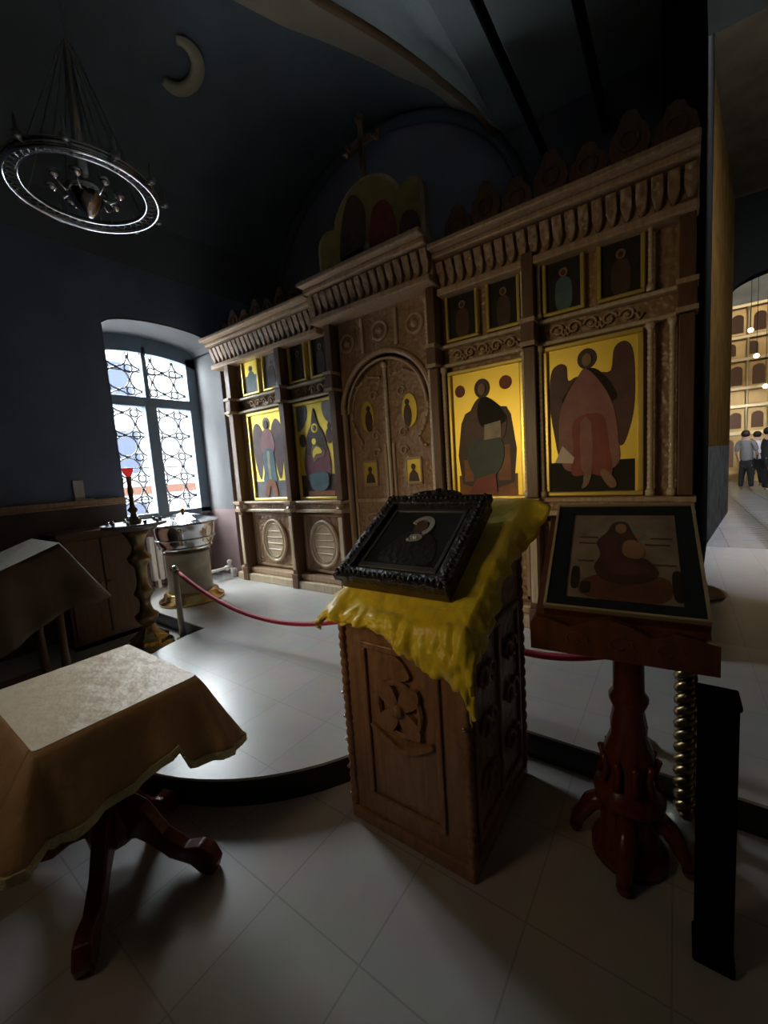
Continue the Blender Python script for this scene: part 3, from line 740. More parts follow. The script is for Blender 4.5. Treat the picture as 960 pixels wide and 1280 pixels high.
def edge_post(x, y):
    b = MB(); z1 = zf+(y-LY0)*s_-.02
    prof = []
    n = 22
    for k in range(n*4+1):
        z = .06+(z1-.06)*k/(n*4); prof.append((.02*(.65+.35*abs(math.sin(k*PI/4))), z))
    b.lathe(prof, (x, y, 0), 12)
    o = lp('corner_post', b, 'lwood', smooth=True)
    return o
for x, y in ((LX0, LY0), (LX1, LY0), (LX1, LY1), (LX0, LY1)): edge_post(x, y)
for z in (.10, .23, .36, .47, .58):
    lp('post_stud', MB().ball((LX0-.024, LY0-.004, z), .0075, 8), 'silver', smooth=True)
lp('post_stud', MB().ball((LX1-.0, LY0-.024, .62), .008, 8), 'silver', smooth=True)
# right side: tall panels with foliage
b = MB()
for (a0, a1, c0, c1) in ((LY0+.05, LY1-.05, .12, .15), (LY0+.05, LY1-.05, .88, .91), (LY0+.05, LY0+.075, .15, .88), (LY1-.075, LY1-.05, .15, .88), (1.54, 1.565, .15, .88)):
    b.box(LX1, LX1+.014, a0, a1, c0, c1)
lp('side_panel_frame', b, 'lwood', bevel=.005)
b = MB()
for yy in (1.42, 1.69):
    for z in (.30, .52, .72):
        for s in (1, -1):
            b.tube([(LX1+.010, yy+s*.045*(1-a/9)*math.cos(a)+s*.03, z+.06*(1-a/9)*math.sin(a)) for a in [.4*i for i in range(15)]], .010, 6)
split_parts('side_scroll', b, 'lwood', lt, loc=L, smooth=True)
# yellow satin cloth over the lectern
def cloth_top_z(y): return zf+.024+(y-LY0)*s_
nz = random.Random(3)
P = []
nx, ny = 98, 50
from mathutils import noise as nzm
def wob(x, y, k=1): return .030*k*abs(nzm.noise(Vector((x*9, y*9, 0))))+.012*k*abs(nzm.noise(Vector((x*22, y*22, 3))))
rows = []
flap = 10
for j in range(-flap, ny+1):
    row = []
    for i in range(-7, nx+8):
        u = min(max(i/nx, 0), 1); x = LX0-.025+(LX1-LX0+.05)*u
        v = min(max(j/ny, 0), 1); y = LY0-.035+(LY1-LY0+.07)*v
        z = cloth_top_z(y)+.006
        z += wob(x, y, .35+1.0*max(0, 1-v*7)+.9*max(0, (u-.82)*4))
        if j < 0:      # front flap, deepest to the right
            d = -j/flap; drop = (.05 if u < .38 else .05+.155*((u-.38)/.62)**.9)
            z -= drop*d; y -= .022*math.sin(d*2.2)+wob(x*1.6, d*.25, 1.8)*min(1, d*3)+.004
        if i > nx:     # right flap
            d = (i-nx)/7; drop = .11+.03*math.sin(v*9)
            bulge = .02+.09*max(0, (v-.72)/.28)
            x += bulge*math.sin(d*1.9)+wob(y*1.6, d*.25, 1.4)*min(1, d*3); z -= drop*d*(1-.55*max(0, (v-.75)/.25))
        if i < 0:
            d = -i/7; x -= .03*math.sin(d*1.9)+wob(y*1.6, d*.25, 1.4)*min(1, d*3); z -= .055*d
        row.append((x, y, z))
    rows.append(row)
b = MB().grid(rows)
o = part('lectern_cloth', b, 'yellow', None, (-.9, 1.55, 1.0), smooth=True, solid=.006)
tag(o, 'yellow satin cloth draped over the sloped top of the carved lectern', 'cloth')
# icon case on lectern
def tilted(org, tilt, yaw=0):
    t = math.radians(tilt); a = math.radians(yaw)
    X = Vector((math.cos(a), math.sin(a), 0)); Y0_ = Vector((-math.sin(a), math.cos(a), 0))
    Y = Y0_*math.cos(t)+Vector((0, 0, math.sin(t))); Nn = X.cross(Y); O = Vector(org)
    return lambda u, v, w=0: O+X*u+Y*v+Nn*w
def tbox(mb, T, u0, u1, v0, v1, w0, w1):
    P = [T(u0,v0,w0),T(u1,v0,w0),T(u1,v1,w0),T(u0,v1,w0),T(u0,v0,w1),T(u1,v0,w1),T(u1,v1,w1),T(u0,v1,w1)]
    return mb.add(P, [(0,3,2,1),(4,5,6,7),(0,1,5,4),(1,2,6,5),(2,3,7,6),(3,0,4,7)])
def tprism(mb, T, poly, w0, w1):
    n = len(poly)
    vs = [T(u, v, w0) for u, v in poly]+[T(u, v, w1) for u, v in poly]
    return mb.add(vs, [tuple(range(n-1, -1, -1)), tuple(range(n, 2*n))]+[(i, (i+1) % n, (i+1) % n+n, i+n) for i in range(n)])
tl = math.degrees(math.atan(s_))
W, H = .545, .565
T = tilted((-1.205, 1.243, 1.106), tl+3)
L = (-.93, 1.5, 1.2)
t = thing('framed_icon', 'black carved icon case with a silver covered icon lying on the yellow cloth', 'icon', L)
b = MB(); tbox(b, T, .012, W-.012, .012, H-.012, -.083, -.03)
part('case', b, mat('case_brown', (.06, .025, .012), .4), t, L, bevel=.004)
b = MB()
fw = .062
for (u0, u1, v0, v1) in ((0, W, 0, fw), (0, W, H-fw, H), (0, fw, fw, H-fw), (W-fw, W, fw, H-fw)): tbox(b, T, u0, u1, v0, v1, -.03, .004)
for k in range(22):
    for (u, v) in ((W*(k+.5)/22, fw*.45), (W*(k+.5)/22, H-fw*.45), (fw*.45, H*(k+.5)/22), (W-fw*.45, H*(k+.5)/22)):
        b.ball(T(u, v, .006), .011, 6)
part('frame', b, 'frame_black', t, L, bevel=.005)
b = MB(); tprism(b, T, sm([(W*.28, H-.01), (W*.72, H-.01), (W*.66, H+.022), (W*.55, H+.028), (W*.5, H+.045), (W*.45, H+.028), (W*.34, H+.022)], 2), -.02, .012)
b.ball(T(W*.5, H+.012, .014), .016, 8); b.ball(T(W*.4, H+.004, .012), .012, 8); b.ball(T(W*.6, H+.004, .012), .012, 8)
part('crown_ornament', b, 'frame_black', t, L)
b = MB(); tbox(b, T, fw, W-fw, fw, H-fw, -.03, -.016)
part('icon_board', b, 'icon_face', t, L)
b = MB()
for (u0, u1, v0, v1) in ((fw+.02, W-fw-.02, fw+.025, fw+.05), (fw+.02, fw+.035, fw+.03, H-fw-.03), (W-fw-.035, W-fw-.02, fw+.03, H-fw-.03), (fw+.02, W-fw-.02, H-fw-.045, H-fw-.03)): tbox(b, T, u0, u1, v0, v1, -.017, -.011)
part('silver_border', b, mat('dark_silver', (.16, .16, .17), .35, .8), t, L, bevel=.002)
b = MB(); cu, cv_ = W*.52, H*.62
tprism(b, T, [(cu+.060*math.cos(a), cv_+.068*math.sin(a)) for a in [-PI*.35+PI*1.25*i/20 for i in range(21)]]+[(cu+.036*math.cos(a), cv_+.042*math.sin(a)) for a in [PI*.9-PI*1.25*i/20 for i in range(21)]], -.017, -.008)
part('halo', b, 'oklad_light', t, L)
b = MB(); tprism(b, T, sm([(cu-.12, cv_-.22), (cu+.12, cv_-.22), (cu+.11, cv_-.1), (cu+.04, cv_-.03), (cu-.04, cv_-.03), (cu-.10, cv_-.10)]), -.017, -.012)
part('robe', b, mat('oklad_dark', (.035, .035, .038), .35, .6, bump=.3, bscale=50), t, L)
b = MB(); tprism(b, T, E_(cu-.005, cv_-.005, .032, .042), -.017, -.011)
part('head', b, mat('dark_face', (.07, .04, .025), .4), t, L)
b = MB(); b.ball(T(cu-.0, cv_-.075, -.012), .012, 8); b.ball(T(cu-.03, cv_-.09, -.012), .010, 8); tprism(b, T, sm([(cu-.03, cv_-.06), (cu+.02, cv_-.055), (cu+.03, cv_-.085), (cu-.02, cv_-.10)]), -.015, -.009)
part('hand', b, 'oklad_light', t, L)

# ------------------------------------------------------------------ icon stand on the right
L = (-.14, 1.66, 0)
st = thing('icon_stand', 'dark red wooden pedestal stand with carved tray, right of the lectern', 'icon stand', L)
T = tilted((-.40, 1.465, 1.0), 36, 5)
W, H = .472, .53
b = MB()
b.lathe([(.13, .0), (.13, .04), (.10, .06), (.095, .22), (.12, .24), (.12, .27), (.085, .30), (.07, .36), (.088, .41), (.085, .43), (.06, .50), (.062, .54), (.052, .60), (.066, .635), (.066, .65), (.052, .67), (.05, .86), (.07, .91)], (L[0], L[1], 0), 20)
part('column', b, 'redwood', st, L, smooth=True)
b = MB()
for k in range(4):
    a = k*PI/2; dx, dy = math.cos(a), math.sin(a)
    b.tube([(L[0]+dx*.07, L[1]+dy*.07, .20), (L[0]+dx*.13, L[1]+dy*.13, .16), (L[0]+dx*.18, L[1]+dy*.18, .07), (L[0]+dx*.19, L[1]+dy*.19, .03)], lambda t: .04-.018*t, 10)
    b.ball((L[0]+dx*.19, L[1]+dy*.19, .025), .025, 10)
split_parts('foot', b, 'redwood', st, loc=L, smooth=True)
b = MB()
for k in range(10):
    a = 2*PI*k/10
    b.tube([(L[0]+.10*math.cos(a), L[1]+.10*math.sin(a), .31), (L[0]+.082*math.cos(a), L[1]+.082*math.sin(a), .37), (L[0]+.095*math.cos(a), L[1]+.095*math.sin(a), .42)], .013, 6)
split_parts('carved_leaf', b, 'redwood', st, loc=L, smooth=True)
# tray: sloped board with carved front apron
b = MB(); tbox(b, T, -.02, W+.02, -.03, H+.01, -.055, -.035)
part('sloped_board', b, 'redwood_b', st, L, bevel=.004)
fz = T(0, -.045, 0)
apr = [(-.025, -.125), (W+.035, -.125), (W+.035, -.03), (W*.85, -.01), (W*.72, -.035), (W*.60, -.005), (W*.46, .012), (W*.34, .0), (W*.22, -.03), (W*.10, -.012), (-.01, -.005), (-.025, -.03)]
X = Vector((math.cos(math.radians(5)), math.sin(math.radians(5)), 0)); Yv = Vector((-X.y, X.x, 0))
O = Vector((-.40, 1.465, 1.0))-Yv*.045
n = len(apr)
vs = [O+X*u+Vector((0, 0, v)) for u, v in apr]+[O+X*u+Vector((0, 0, v))+Yv*.03 for u, v in apr]
b = MB().add(vs, [tuple(range(n)), tuple(range(2*n-1, n-1, -1))]+[(i, i+n, (i+1) % n+n, (i+1) % n) for i in range(n)])
for cxx in (.12, .25, .38):
    b.tube([O+X*(cxx+.04*(1-a/9)*math.cos(a))+Vector((0, 0, -.07+.03*(1-a/9)*math.sin(a)))-Yv*.0 for a in [.4*i for i in range(16)]], .004, 6)
part('front_apron', b, 'redwood_b', st, L)
b = MB()
for uu in (-.02, W+.0):
    p = [T(uu, -.03, -.055), T(uu, H, -.055), T(uu, H, -.12), T(uu, -.03, -.16)]
    q = [v+X*.025 for v in p]
    b.add(p+q, [(0,1,2,3),(7,6,5,4),(0,4,5,1),(1,5,6,2),(2,6,7,3),(3,7,4,0)])
split_parts('side_rail', b, 'redwood_b', st, loc=L)
part('tray_block', MB().cbox((L[0], L[1], .935), (.13, 0, 0), (0, .10, 0), (0, 0, .035)), 'redwood_b', st, L, bevel=.006)
# framed icon on the stand
T = tilted((-.387, 1.467, 1.020), 36, 5); W, H = .48, .535
Li = (-.14, 1.68, 1.15)
t = thing('framed_icon', 'glazed icon in a dark green frame with thin gold edge on the right hand stand', 'icon', Li)
b = MB(); tbox(b, T, 0, W, 0, H, -.05, -.018)
part('case', b, 'redwood_b', t, Li)
b = MB(); e = .009
for (u0, u1, v0, v1) in ((0, W, 0, e), (0, W, H-e, H), (0, e, e, H-e), (W-e, W, e, H-e)): tbox(b, T, u0, u1, v0, v1, -.012, .008)
part('gilt_edge', b, mat('dull_gilt', (.60, .48, .28), .35, .4), t, Li)
b = MB(); fw = .052
for (u0, u1, v0, v1) in ((e, W-e, e, fw), (e, W-e, H-fw, H-e), (e, fw+.012, fw, H-fw), (W-fw-.012, W-e, fw, H-fw)): tbox(b, T, u0, u1, v0, v1, -.012, .0)
part('frame', b, mat('black_green_frame', (.010, .012, .010), .25), t, Li)
b = MB(); tbox(b, T, fw, W-fw, fw, H-fw, -.02, -.010)
part('icon_board', b, mat('icon_faded_brown', (.34, .27, .20), .4, noise=12), t, Li)
def tp(nm, mm, polys, w):
    b = MB()
    for poly in polys: tprism(b, T, [(u*W, v*H) for u, v in poly], -.0115, w)
    split_parts(nm, b, mm, t, loc=Li)
tp('ground_strip', 'dull_red', [sm([(.3,.12),(.75,.12),(.8,.3),(.6,.34),(.35,.32),(.22,.22)])], -.0095)
tp('halo', 'grey_p', [[(.5+.09*math.cos(a), .76+.09*math.sin(a)) for a in [2*PI*i/24 for i in range(24)]], E_(.62, .70, .05, .055)], -.009)
tp('robe', 'brown_fig', [sm([(.45,.82),(.54,.82),(.58,.72),(.62,.62),(.60,.52),(.68,.46),(.74,.36),(.68,.28),(.52,.24),(.38,.28),(.32,.38),(.36,.50),(.33,.62),(.40,.72)])], -.0085)
tp('mantle', 'wing', [sm([(.40,.66),(.47,.66),(.48,.50),(.60,.44),(.68,.36),(.54,.32),(.40,.38)])], -.008)
tp('child', 'skin_p', [sm([(.52,.62),(.60,.64),(.66,.54),(.62,.47),(.52,.50)])], -.0078)
tp('head', 'skin_p', [E_(.5, .76, .04, .05), E_(.62, .69, .025, .03)], -.0075)
tp('side_figure', 'icon_dark', [sm([(.82,.16),(.88,.16),(.88,.36),(.82,.36)]), sm([(.17,.2),(.22,.2),(.22,.36),(.17,.36)]), sm([(.24,.16),(.3,.16),(.3,.24),(.24,.24)])], -.0085)
tp('cloud', 'brown_fig', [R(.2,.36,.60,.61), R(.2,.34,.66,.67), R(.2,.32,.43,.44), R(.66,.82,.60,.61), R(.7,.84,.66,.67), R(.68,.85,.42,.43)], -.0085)

# twisted brass stanchion/candle post
L = (.035, 1.885, 0)
t = thing('twisted_candle_stand', 'twisted brass candle stand on a round foot behind the right icon stand', 'candle stand', L)
part('base', MB().lathe([(.115, 0), (.13, .012), (.13, .028), (.10, .036), (.065, .05), (.05, .07), (.03, .08)], (L[0], L[1], 0), 28), 'pale_metal', t, L, smooth=True)
b = MB()
for ph in (0, PI):
    b.tube([(L[0]+.02*math.cos(ph+z*62), L[1]+.02*math.sin(ph+z*62), z) for z in [.07+.006*i for i in range(150)]], .0205, 8)
part('twisted_shaft', b, 'old_brass', t, L, smooth=True)
part('drip_tray', MB().lathe([(.02, .96), (.05, .98), (.11, .99), (.12, 1.01), (.11, 1.005), (.03, 1.0)], (L[0], L[1], 0), 24), 'old_brass', t, L, smooth=True)
# black pedestal
L = (.1, 1.42, 0)
t = thing('black_pedestal', 'narrow black pedestal standing in shadow at the right of the icon stand', 'pedestal', L)
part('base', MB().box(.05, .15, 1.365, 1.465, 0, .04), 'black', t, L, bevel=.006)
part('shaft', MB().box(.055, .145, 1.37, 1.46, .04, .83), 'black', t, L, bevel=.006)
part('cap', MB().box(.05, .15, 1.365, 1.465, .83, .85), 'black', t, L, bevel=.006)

# ------------------------------------------------------------------ rope barrier
def post(x, y, z0, label, top=.93, br=.10):
    t = thing('rope_post', label, 'stanchion', (x, y, z0), 'rope barrier posts'); L = (x, y, z0)
    part('base', MB().lathe([(br, z0), (br, z0+.012), (.03, z0+.025)], (x, y, 0), 24), 'old_brass', t, L, smooth=True)
    part('shaft', MB().lathe([(.03, z0+.02), (.028, z0+.35), (.03, z0+.36), (.03, z0+.38), (.028, z0+.39), (.028, top-.04)], (x, y, 0), 16), 'pale_metal', t, L, smooth=True)
    part('cap', MB().lathe([(.036, top-.04), (.038, top-.02), (.030, top), (.012, top+.012)], (x, y, 0), 16), 'silver', t, L, smooth=True)
    return t
post(-4.0, 1.93, 0, 'slim metal post holding the red rope beside the brass candle stand', .73, .055)
post(-1.32, 2.12, .15, 'metal rope post hidden behind the carved lectern', .82)
post(-.17, 2.13, .15, 'metal rope post behind the column of the right icon stand', .66)
def rope(p, q, sag, label):
    pts = []
    for i in range(25):
        t = i/24; pts.append((p[0]+(q[0]-p[0])*t, p[1]+(q[1]-p[1])*t, p[2]+(q[2]-p[2])*t-4*sag*t*(1-t)))
    L = p
    o = thing('barrier_rope', label, 'rope', L, 'red barrier ropes')
    part('velvet_rope', MB().tube(pts, .020, 10), 'rope', o, L, smooth=True)
    d = Vector(q)-Vector(p); d.normalize()
    b = MB()
    for e_, s in ((p, 1), (q, -1)):
        b.tube([Vector(e_)-d*s*.028, Vector(e_)+d*s*.02], .019, 10)
    split_parts('rope_hook', b, 'brass', o, loc=L, smooth=True)
rope((-3.955, 1.935, .68), (-1.36, 2.12, .72), .33, 'long red velvet rope sagging from the font side post to the lectern')
rope((-1.28, 2.12, .72), (-.21, 2.13, .60), .15, 'short red velvet rope between the lectern and the right icon stand')

# ------------------------------------------------------------------ font and candle stand by the window
L = (-4.72, 2.45, .15); x, y = L[0], L[1]
t = thing('baptismal_font', 'polished silver font with a faceted lid on a cream pedestal under the window', 'font', L)
part('foot_ring', MB().lathe([(.36, .15), (.36, .18), (.31, .20), (.30, .25), (.26, .27)], (x, y, 0), 32), 'brass', t, L, smooth=True)
part('pedestal', MB().lathe([(.25, .27), (.24, .30), (.24, .72), (.26, .74)], (x, y, 0), 32), 'fontcloth', t, L, smooth=True)
part('bowl', MB().lathe([(.20, .74), (.27, .78), (.31, .86), (.33, .98), (.35, 1.06), (.37, 1.075)], (x, y, 0), 32), 'silver', t, L, smooth=True)
ld = part('lid', MB().lathe([(.385, 1.075), (.385, 1.09), (.30, 1.12), (.14, 1.165), (.04, 1.19)], (x, y, 0), 14), 'silver', t, L)
part('lid_knob', MB().lathe([(.012, 1.185), (.022, 1.20), (.028, 1.22), (.018, 1.24), (.006, 1.25)], (x, y, 0), 12), 'brass', ld, L, smooth=True)
b = MB()
for z in (.80, .90): b.tube([(x+(.285 if z < .85 else .325)*math.cos(a), y+(.285 if z < .85 else .325)*math.sin(a), z) for a in [2*PI*i/32 for i in range(32)]], .008, 6, closed=True)
split_parts('bowl_band', b, 'silver', t, loc=L, smooth=True)
# candle stand
L = (-4.03, 1.64, 0); x, y = L[0], L[1]
t = thing('candle_stand', 'ornate brass floor candle stand with round tray in front of the window', 'candle stand', L)
part('base', MB().lathe([(.20, 0), (.21, .03), (.19, .06), (.16, .08), (.17, .11), (.12, .15), (.07, .20), (.05, .26)], (x, y, 0), 28, mod=lambda a, z: 1+(.07*math.cos(8*a) if z < .16 else 0)), 'brass', t, L, smooth=True)
part('stem', MB().lathe([(.05, .24), (.09, .30), (.10, .34), (.06, .38), (.045, .44), (.05, .50), (.085, .55), (.06, .60), (.045, .66), (.05, .80), (.09, .85), (.10, .89), (.06, .94), (.05, 1.0), (.08, 1.08), (.12, 1.14)], (x, y, 0), 24), 'old_brass', t, L, smooth=True)
part('tray', MB().lathe([(.12, 1.14), (.22, 1.17), (.26, 1.18), (.27, 1.21), (.26, 1.205), (.10, 1.20)], (x, y, 0), 32), 'oklad', t, L, smooth=True)
b = MB()
for k in range(10):
    a = 2*PI*k/10; b.lathe([(.010, 1.20), (.016, 1.215), (.016, 1.24), (.010, 1.24)], (x+.21*math.cos(a), y+.21*math.sin(a), 0), 8)
split_parts('candle_cup', b, 'silver', t, loc=L, smooth=True)
part('lamp_stem', MB().lathe([(.05, 1.20), (.06, 1.23), (.03, 1.26), (.022, 1.30), (.045, 1.33), (.022, 1.36), (.018, 1.45), (.024, 1.50), (.018, 1.55), (.022, 1.62), (.03, 1.63)], (x, y, 0), 16), 'old_brass', t, L, smooth=True)
part('red_glass_cup', MB().lathe([(.018, 1.63), (.035, 1.66), (.05, 1.705), (.047, 1.705), (.03, 1.66)], (x, y, 0), 16), 'redglass', t, L, smooth=True)
# brown cabinet, radiator pipe, notice
L = (-4.86, 1.52, 0)
t = thing('wooden_cabinet', 'dark wooden cabinet against the left wall beside the window', 'cabinet', L)
part('body', MB().box(-5.08, -4.62, 1.22, 1.85, .05, 1.10), 'wood_dark', t, L, bevel=.006)
part('top', MB().box(-5.08, -4.59, 1.19, 1.88, 1.10, 1.14), 'wood_dark', t, L, bevel=.006)
part('plinth', MB().box(-5.07, -4.64, 1.24, 1.83, 0, .05), 'black', t, L)
for y0 in (1.25, 1.545):
    d = part('door', MB().box(-4.62, -4.602, y0, y0+.275, .10, 1.06), 'wood_dark', t, L, bevel=.004)
    part('door_knob', MB().ball((-4.592, y0+(.25 if y0 < 1.4 else .025), .62), .014, 8), 'brass', d, L, smooth=True)
b = MB()
b.tube([(-5.17, 3.30, .30), (-5.17, 2.95, .30), (-5.35, 2.93, .30)], .022, 8).ball((-5.17, 3.22, .30), .04, 10).ball((-5.17, 3.27, .38), .035, 10).tube([(-5.17, 3.27, .30), (-5.17, 3.27, .40)], .02, 8).box(-5.21, -5.13, 3.30, 3.36, .15, .27)
o = part('radiator_pipe', b, 'whitep', None, (-5.02, 3.1, .15), smooth=True); tag(o, 'white heating pipe with a valve low in the window corner', 'pipe')
L = (-5.5, 2.75, .15)
t = thing('radiator', 'white ribbed radiator under the window behind the font', 'radiator', L)
b = MB()
for k in range(9): b.box(-5.76, -5.66, 2.45+k*.085, 2.45+k*.085+.065, .25, .85)
split_parts('fin', b, 'whitep', t, loc=L, bevel=.015)
part('feet', MB().box(-5.75, -5.67, 2.5, 2.54, .15, .27).box(-5.75, -5.67, 3.05, 3.09, .15, .27), 'whitep', t, L)
o = part('notice_card', MB().box(-5.09, -5.07, 1.53, 1.62, 1.431, 1.64).box(-5.09, -5.05, 1.53, 1.70, 1.431, 1.445), 'paper', None, (-5.08, 1.57, 1.43)); tag(o, 'small pale card leaning on the wall ledge left of the window', 'card')

# ------------------------------------------------------------------ draped tables
def drape_cloth(name, label, x0, x1, y0, y1, zt, hem, flare, mtop, mside, fringe=True, seed=1, slope=None, cz_extra=.0):
    rnd = random.Random(seed)
    cx, cy = (x0+x1)/2, (y0+y1)/2; L = (cx, cy, zt(cx, cy))
    # perimeter with rounded corner fans
    per = []; r = .018
    for (px, py, a0) in ((x1, y0, -PI/2), (x1, y1, 0), (x0, y1, PI/2), (x0, y0, PI)):
        qx = px-r*(1 if px == x1 else -1); qy = py-r*(1 if py == y1 else -1)
        for k in range(9):
            a = a0+PI/2*k/8; per.append((qx+r*math.cos(a), qy+r*math.sin(a), math.cos(a), math.sin(a), math.sin(PI*k/8)))
    full = []
    for i in range(len(per)):
        a, b_ = per[i], per[(i+1) % len(per)]; full.append(a)
        d = math.hypot(a[0]-b_[0], a[1]-b_[1])
        if d > .1:
            k = int(d/.03)
            for j in range(1, k): t_ = j/k; full.append((a[0]*(1-t_)+b_[0]*t_, a[1]*(1-t_)+b_[1]*t_, a[2], a[3], 0))
    n = len(full)
    top = part(name, MB().add([(p[0], p[1], zt(p[0], p[1])+.006) for p in full], [tuple(range(n))]), mtop, None, L, solid=.006)
    rows = []; m = 12; s = 0; hemline = []
    ph = rnd.random()*6
    acc = [0]
    for i in range(1, n): acc.append(acc[-1]+math.hypot(full[i][0]-full[i-1][0], full[i][1]-full[i-1][1])+.02*(full[i][4]+full[i-1][4]))
    for j in range(m+1):
        d = j/m; row = []
        for i, p in enumerate(full):
            h = hem(p, acc[i]); w = .018*math.sin(acc[i]*23+ph)+.012*math.sin(acc[i]*41+ph*2)
            out = (flare(p)+w)*d**1.1+ .012*math.sin(min(1, d*5)*PI/2)
            row.append((p[0]+p[2]*out, p[1]+p[3]*out, zt(p[0], p[1])+.006-h*d))
        row.append(row[0]); rows.append(row)
    part('skirt', MB().grid(rows), mside, top, L, smooth=True, solid=.004)
    if fringe:
        hr = rows[-1]; b = MB()
        b.grid([[(p[0], p[1], p[2]+.008) for p in hr], [(p[0], p[1], p[2]-.022-.004*(k % 2)) for k, p in enumerate(hr)]])
        part('fringe', b, 'fringe', top, L, solid=.010)
    tag(top, label, 'tablecloth')
    return top
# table 1
X0, X1, Y0, Y1, ZT = -2.22, -1.585, .275, .80, .755
def hem1(p, a):
    h = .25
    if p[3] > .5 or (p[4] > .05 and p[1] > Y1-.1): h = .31
    elif p[2] > .9:
        t = (p[1]-Y0)/(Y1-Y0)
        h = .25-.05*max(0, min(1, (t-.45)/.25))
        if t > .74: h += .11*min(1, (t-.74)/.07)
    return h+.008*math.sin(a*7)
def flare1(p): return .05+.03*p[4]+(.07*max(0, p[3]) if p[3] > 0 else 0)+(.03 if p[2] > .9 and p[1] > Y1-.14 else 0)+(.08 if p[3] < -.5 else 0)
drape_cloth('tablecloth', 'cream brocade cloth with shade-coloured sides and straw fringe on the foreground table', X0, X1, Y0, Y1, lambda x, y: ZT, hem1, flare1, 'cream', 'cream_shaded', seed=4)
L = (-1.9, .54, 0)
t = thing('pedestal_table', 'small table on carved scroll legs under the foreground brocade cloth', 'table', L)
part('tabletop', MB().box(X0+.01, X1-.01, Y0+.01, Y1-.01, ZT-.035, ZT-.0), 'redwood', t, L, bevel=.004)
part('column', MB().lathe([(.09, .10), (.10, .16), (.07, .22), (.06, .30), (.10, .38), (.11, .44), (.07, .50), (.06, .60), (.11, .70), (.14, .72)], (L[0], L[1], 0), 20), 'redwood', t, L, smooth=True)
for (fx, fy) in ((-1.49, .73), (-1.53, .30), (-1.95, .80), (-2.20, .28)):
    d = Vector((fx-L[0], fy-L[1], 0)); q = Vector(L)
    side = Vector((-d.y, d.x, 0)).normalized()*.028
    prof = [(0.12, .30), (.35, .26), (.55, .15), (.75, .10), (.9, .115), (1.0, .10), (1.06, .05), (1.02, .0), (.9, .0), (.80, .035), (.6, .05), (.42, .10), (.28, .12), (.12, .10)]
    nn = len(prof)
    vs = [q+d*u+Vector((0, 0, z))+side for u, z in prof]+[q+d*u+Vector((0, 0, z))-side for u, z in prof]
    part('leg', MB().add(vs, [tuple(range(nn)), tuple(range(2*nn-1, nn-1, -1))]+[(i, i+nn, (i+1) % nn+nn, (i+1) % nn) for i in range(nn)]), 'redwood', t, L, bevel=.008)
b = MB()
for (dx, dy) in ((.30, .15), (.28, -.15), (-.2, .2), (-.2, -.2)):
    b.tube([(L[0]+.07*dx/.3, L[1]+.07*dy/.3, .42), (L[0]+dx*.6, L[1]+dy*.6, .46), (L[0]+dx*.85, L[1]+dy*.85, .60), (L[0]+dx, L[1]+dy, .72)], lambda t: .035-.01*t, 8)
split_parts('bracket', b, 'redwood', t, loc=L, smooth=True)
# table 2, sloped analogion behind
X0b, X1b, Y0b, Y1b = -3.85, -3.24, .25, .86
def zt2(x, y): return .98+(y-Y0b)*(1.205-.98)/(Y1b-Y0b)
drape_cloth('tablecloth', 'plain cream cloth over the sloped stand at the left edge', X0b, X1b, Y0b, Y1b, zt2, lambda p, a: .44+.04*math.sin(a*5), lambda p: .05+.08*p[4]+(.10 if p[3] > .5 else 0), 'cream', mat('shaded_cream_cloth', (.24, .17, .13), .7, noise=5, bump=.2, bscale=14), fringe=False, seed=9)  # skirt colour carries the shade of the backlit side; the cloth is cream
L = (-3.54, .55, 0)
t = thing('sloped_stand', 'wooden four legged sloped stand under the cream cloth at the left edge', 'icon stand', L)
b = MB().add([(X0b+.01,Y0b+.01,zt2(0,Y0b)-.04),(X1b-.01,Y0b+.01,zt2(0,Y0b)-.04),(X1b-.01,Y1b-.01,zt2(0,Y1b)-.04),(X0b+.01,Y1b-.01,zt2(0,Y1b)-.04),
  (X0b+.01,Y0b+.01,zt2(0,Y0b)+.0),(X1b-.01,Y0b+.01,zt2(0,Y0b)+.0),(X1b-.01,Y1b-.01,zt2(0,Y1b)-.004),(X0b+.01,Y1b-.01,zt2(0,Y1b)-.004)],
  [(0,3,2,1),(4,5,6,7),(0,1,5,4),(1,2,6,5),(2,3,7,6),(3,0,4,7)])
part('sloped_top', b, 'wood_dark', t, L)
for xx in (X0b+.05, X1b-.05):
    for yy in (Y0b+.05, Y1b-.05):
        part('leg', MB().lathe([(.03, 0), (.03, .05), (.022, .08), (.03, .3), (.022, .5), (.028, zt2(xx, yy)-.03)], (xx, yy, 0), 12), 'wood_dark', t, L, smooth=True)
part('stretcher', MB().box(X0b+.04, X1b-.04, Y0b+.04, Y0b+.06, .2, .25).box(X0b+.04, X1b-.04, Y1b-.06, Y1b-.04, .2, .25).box(X0b+.04, X0b+.06, Y0b+.04, Y1b-.04, .2, .25).box(X1b-.06, X1b-.04, Y0b+.04, Y1b-.04, .2, .25), 'wood_dark', t, L)

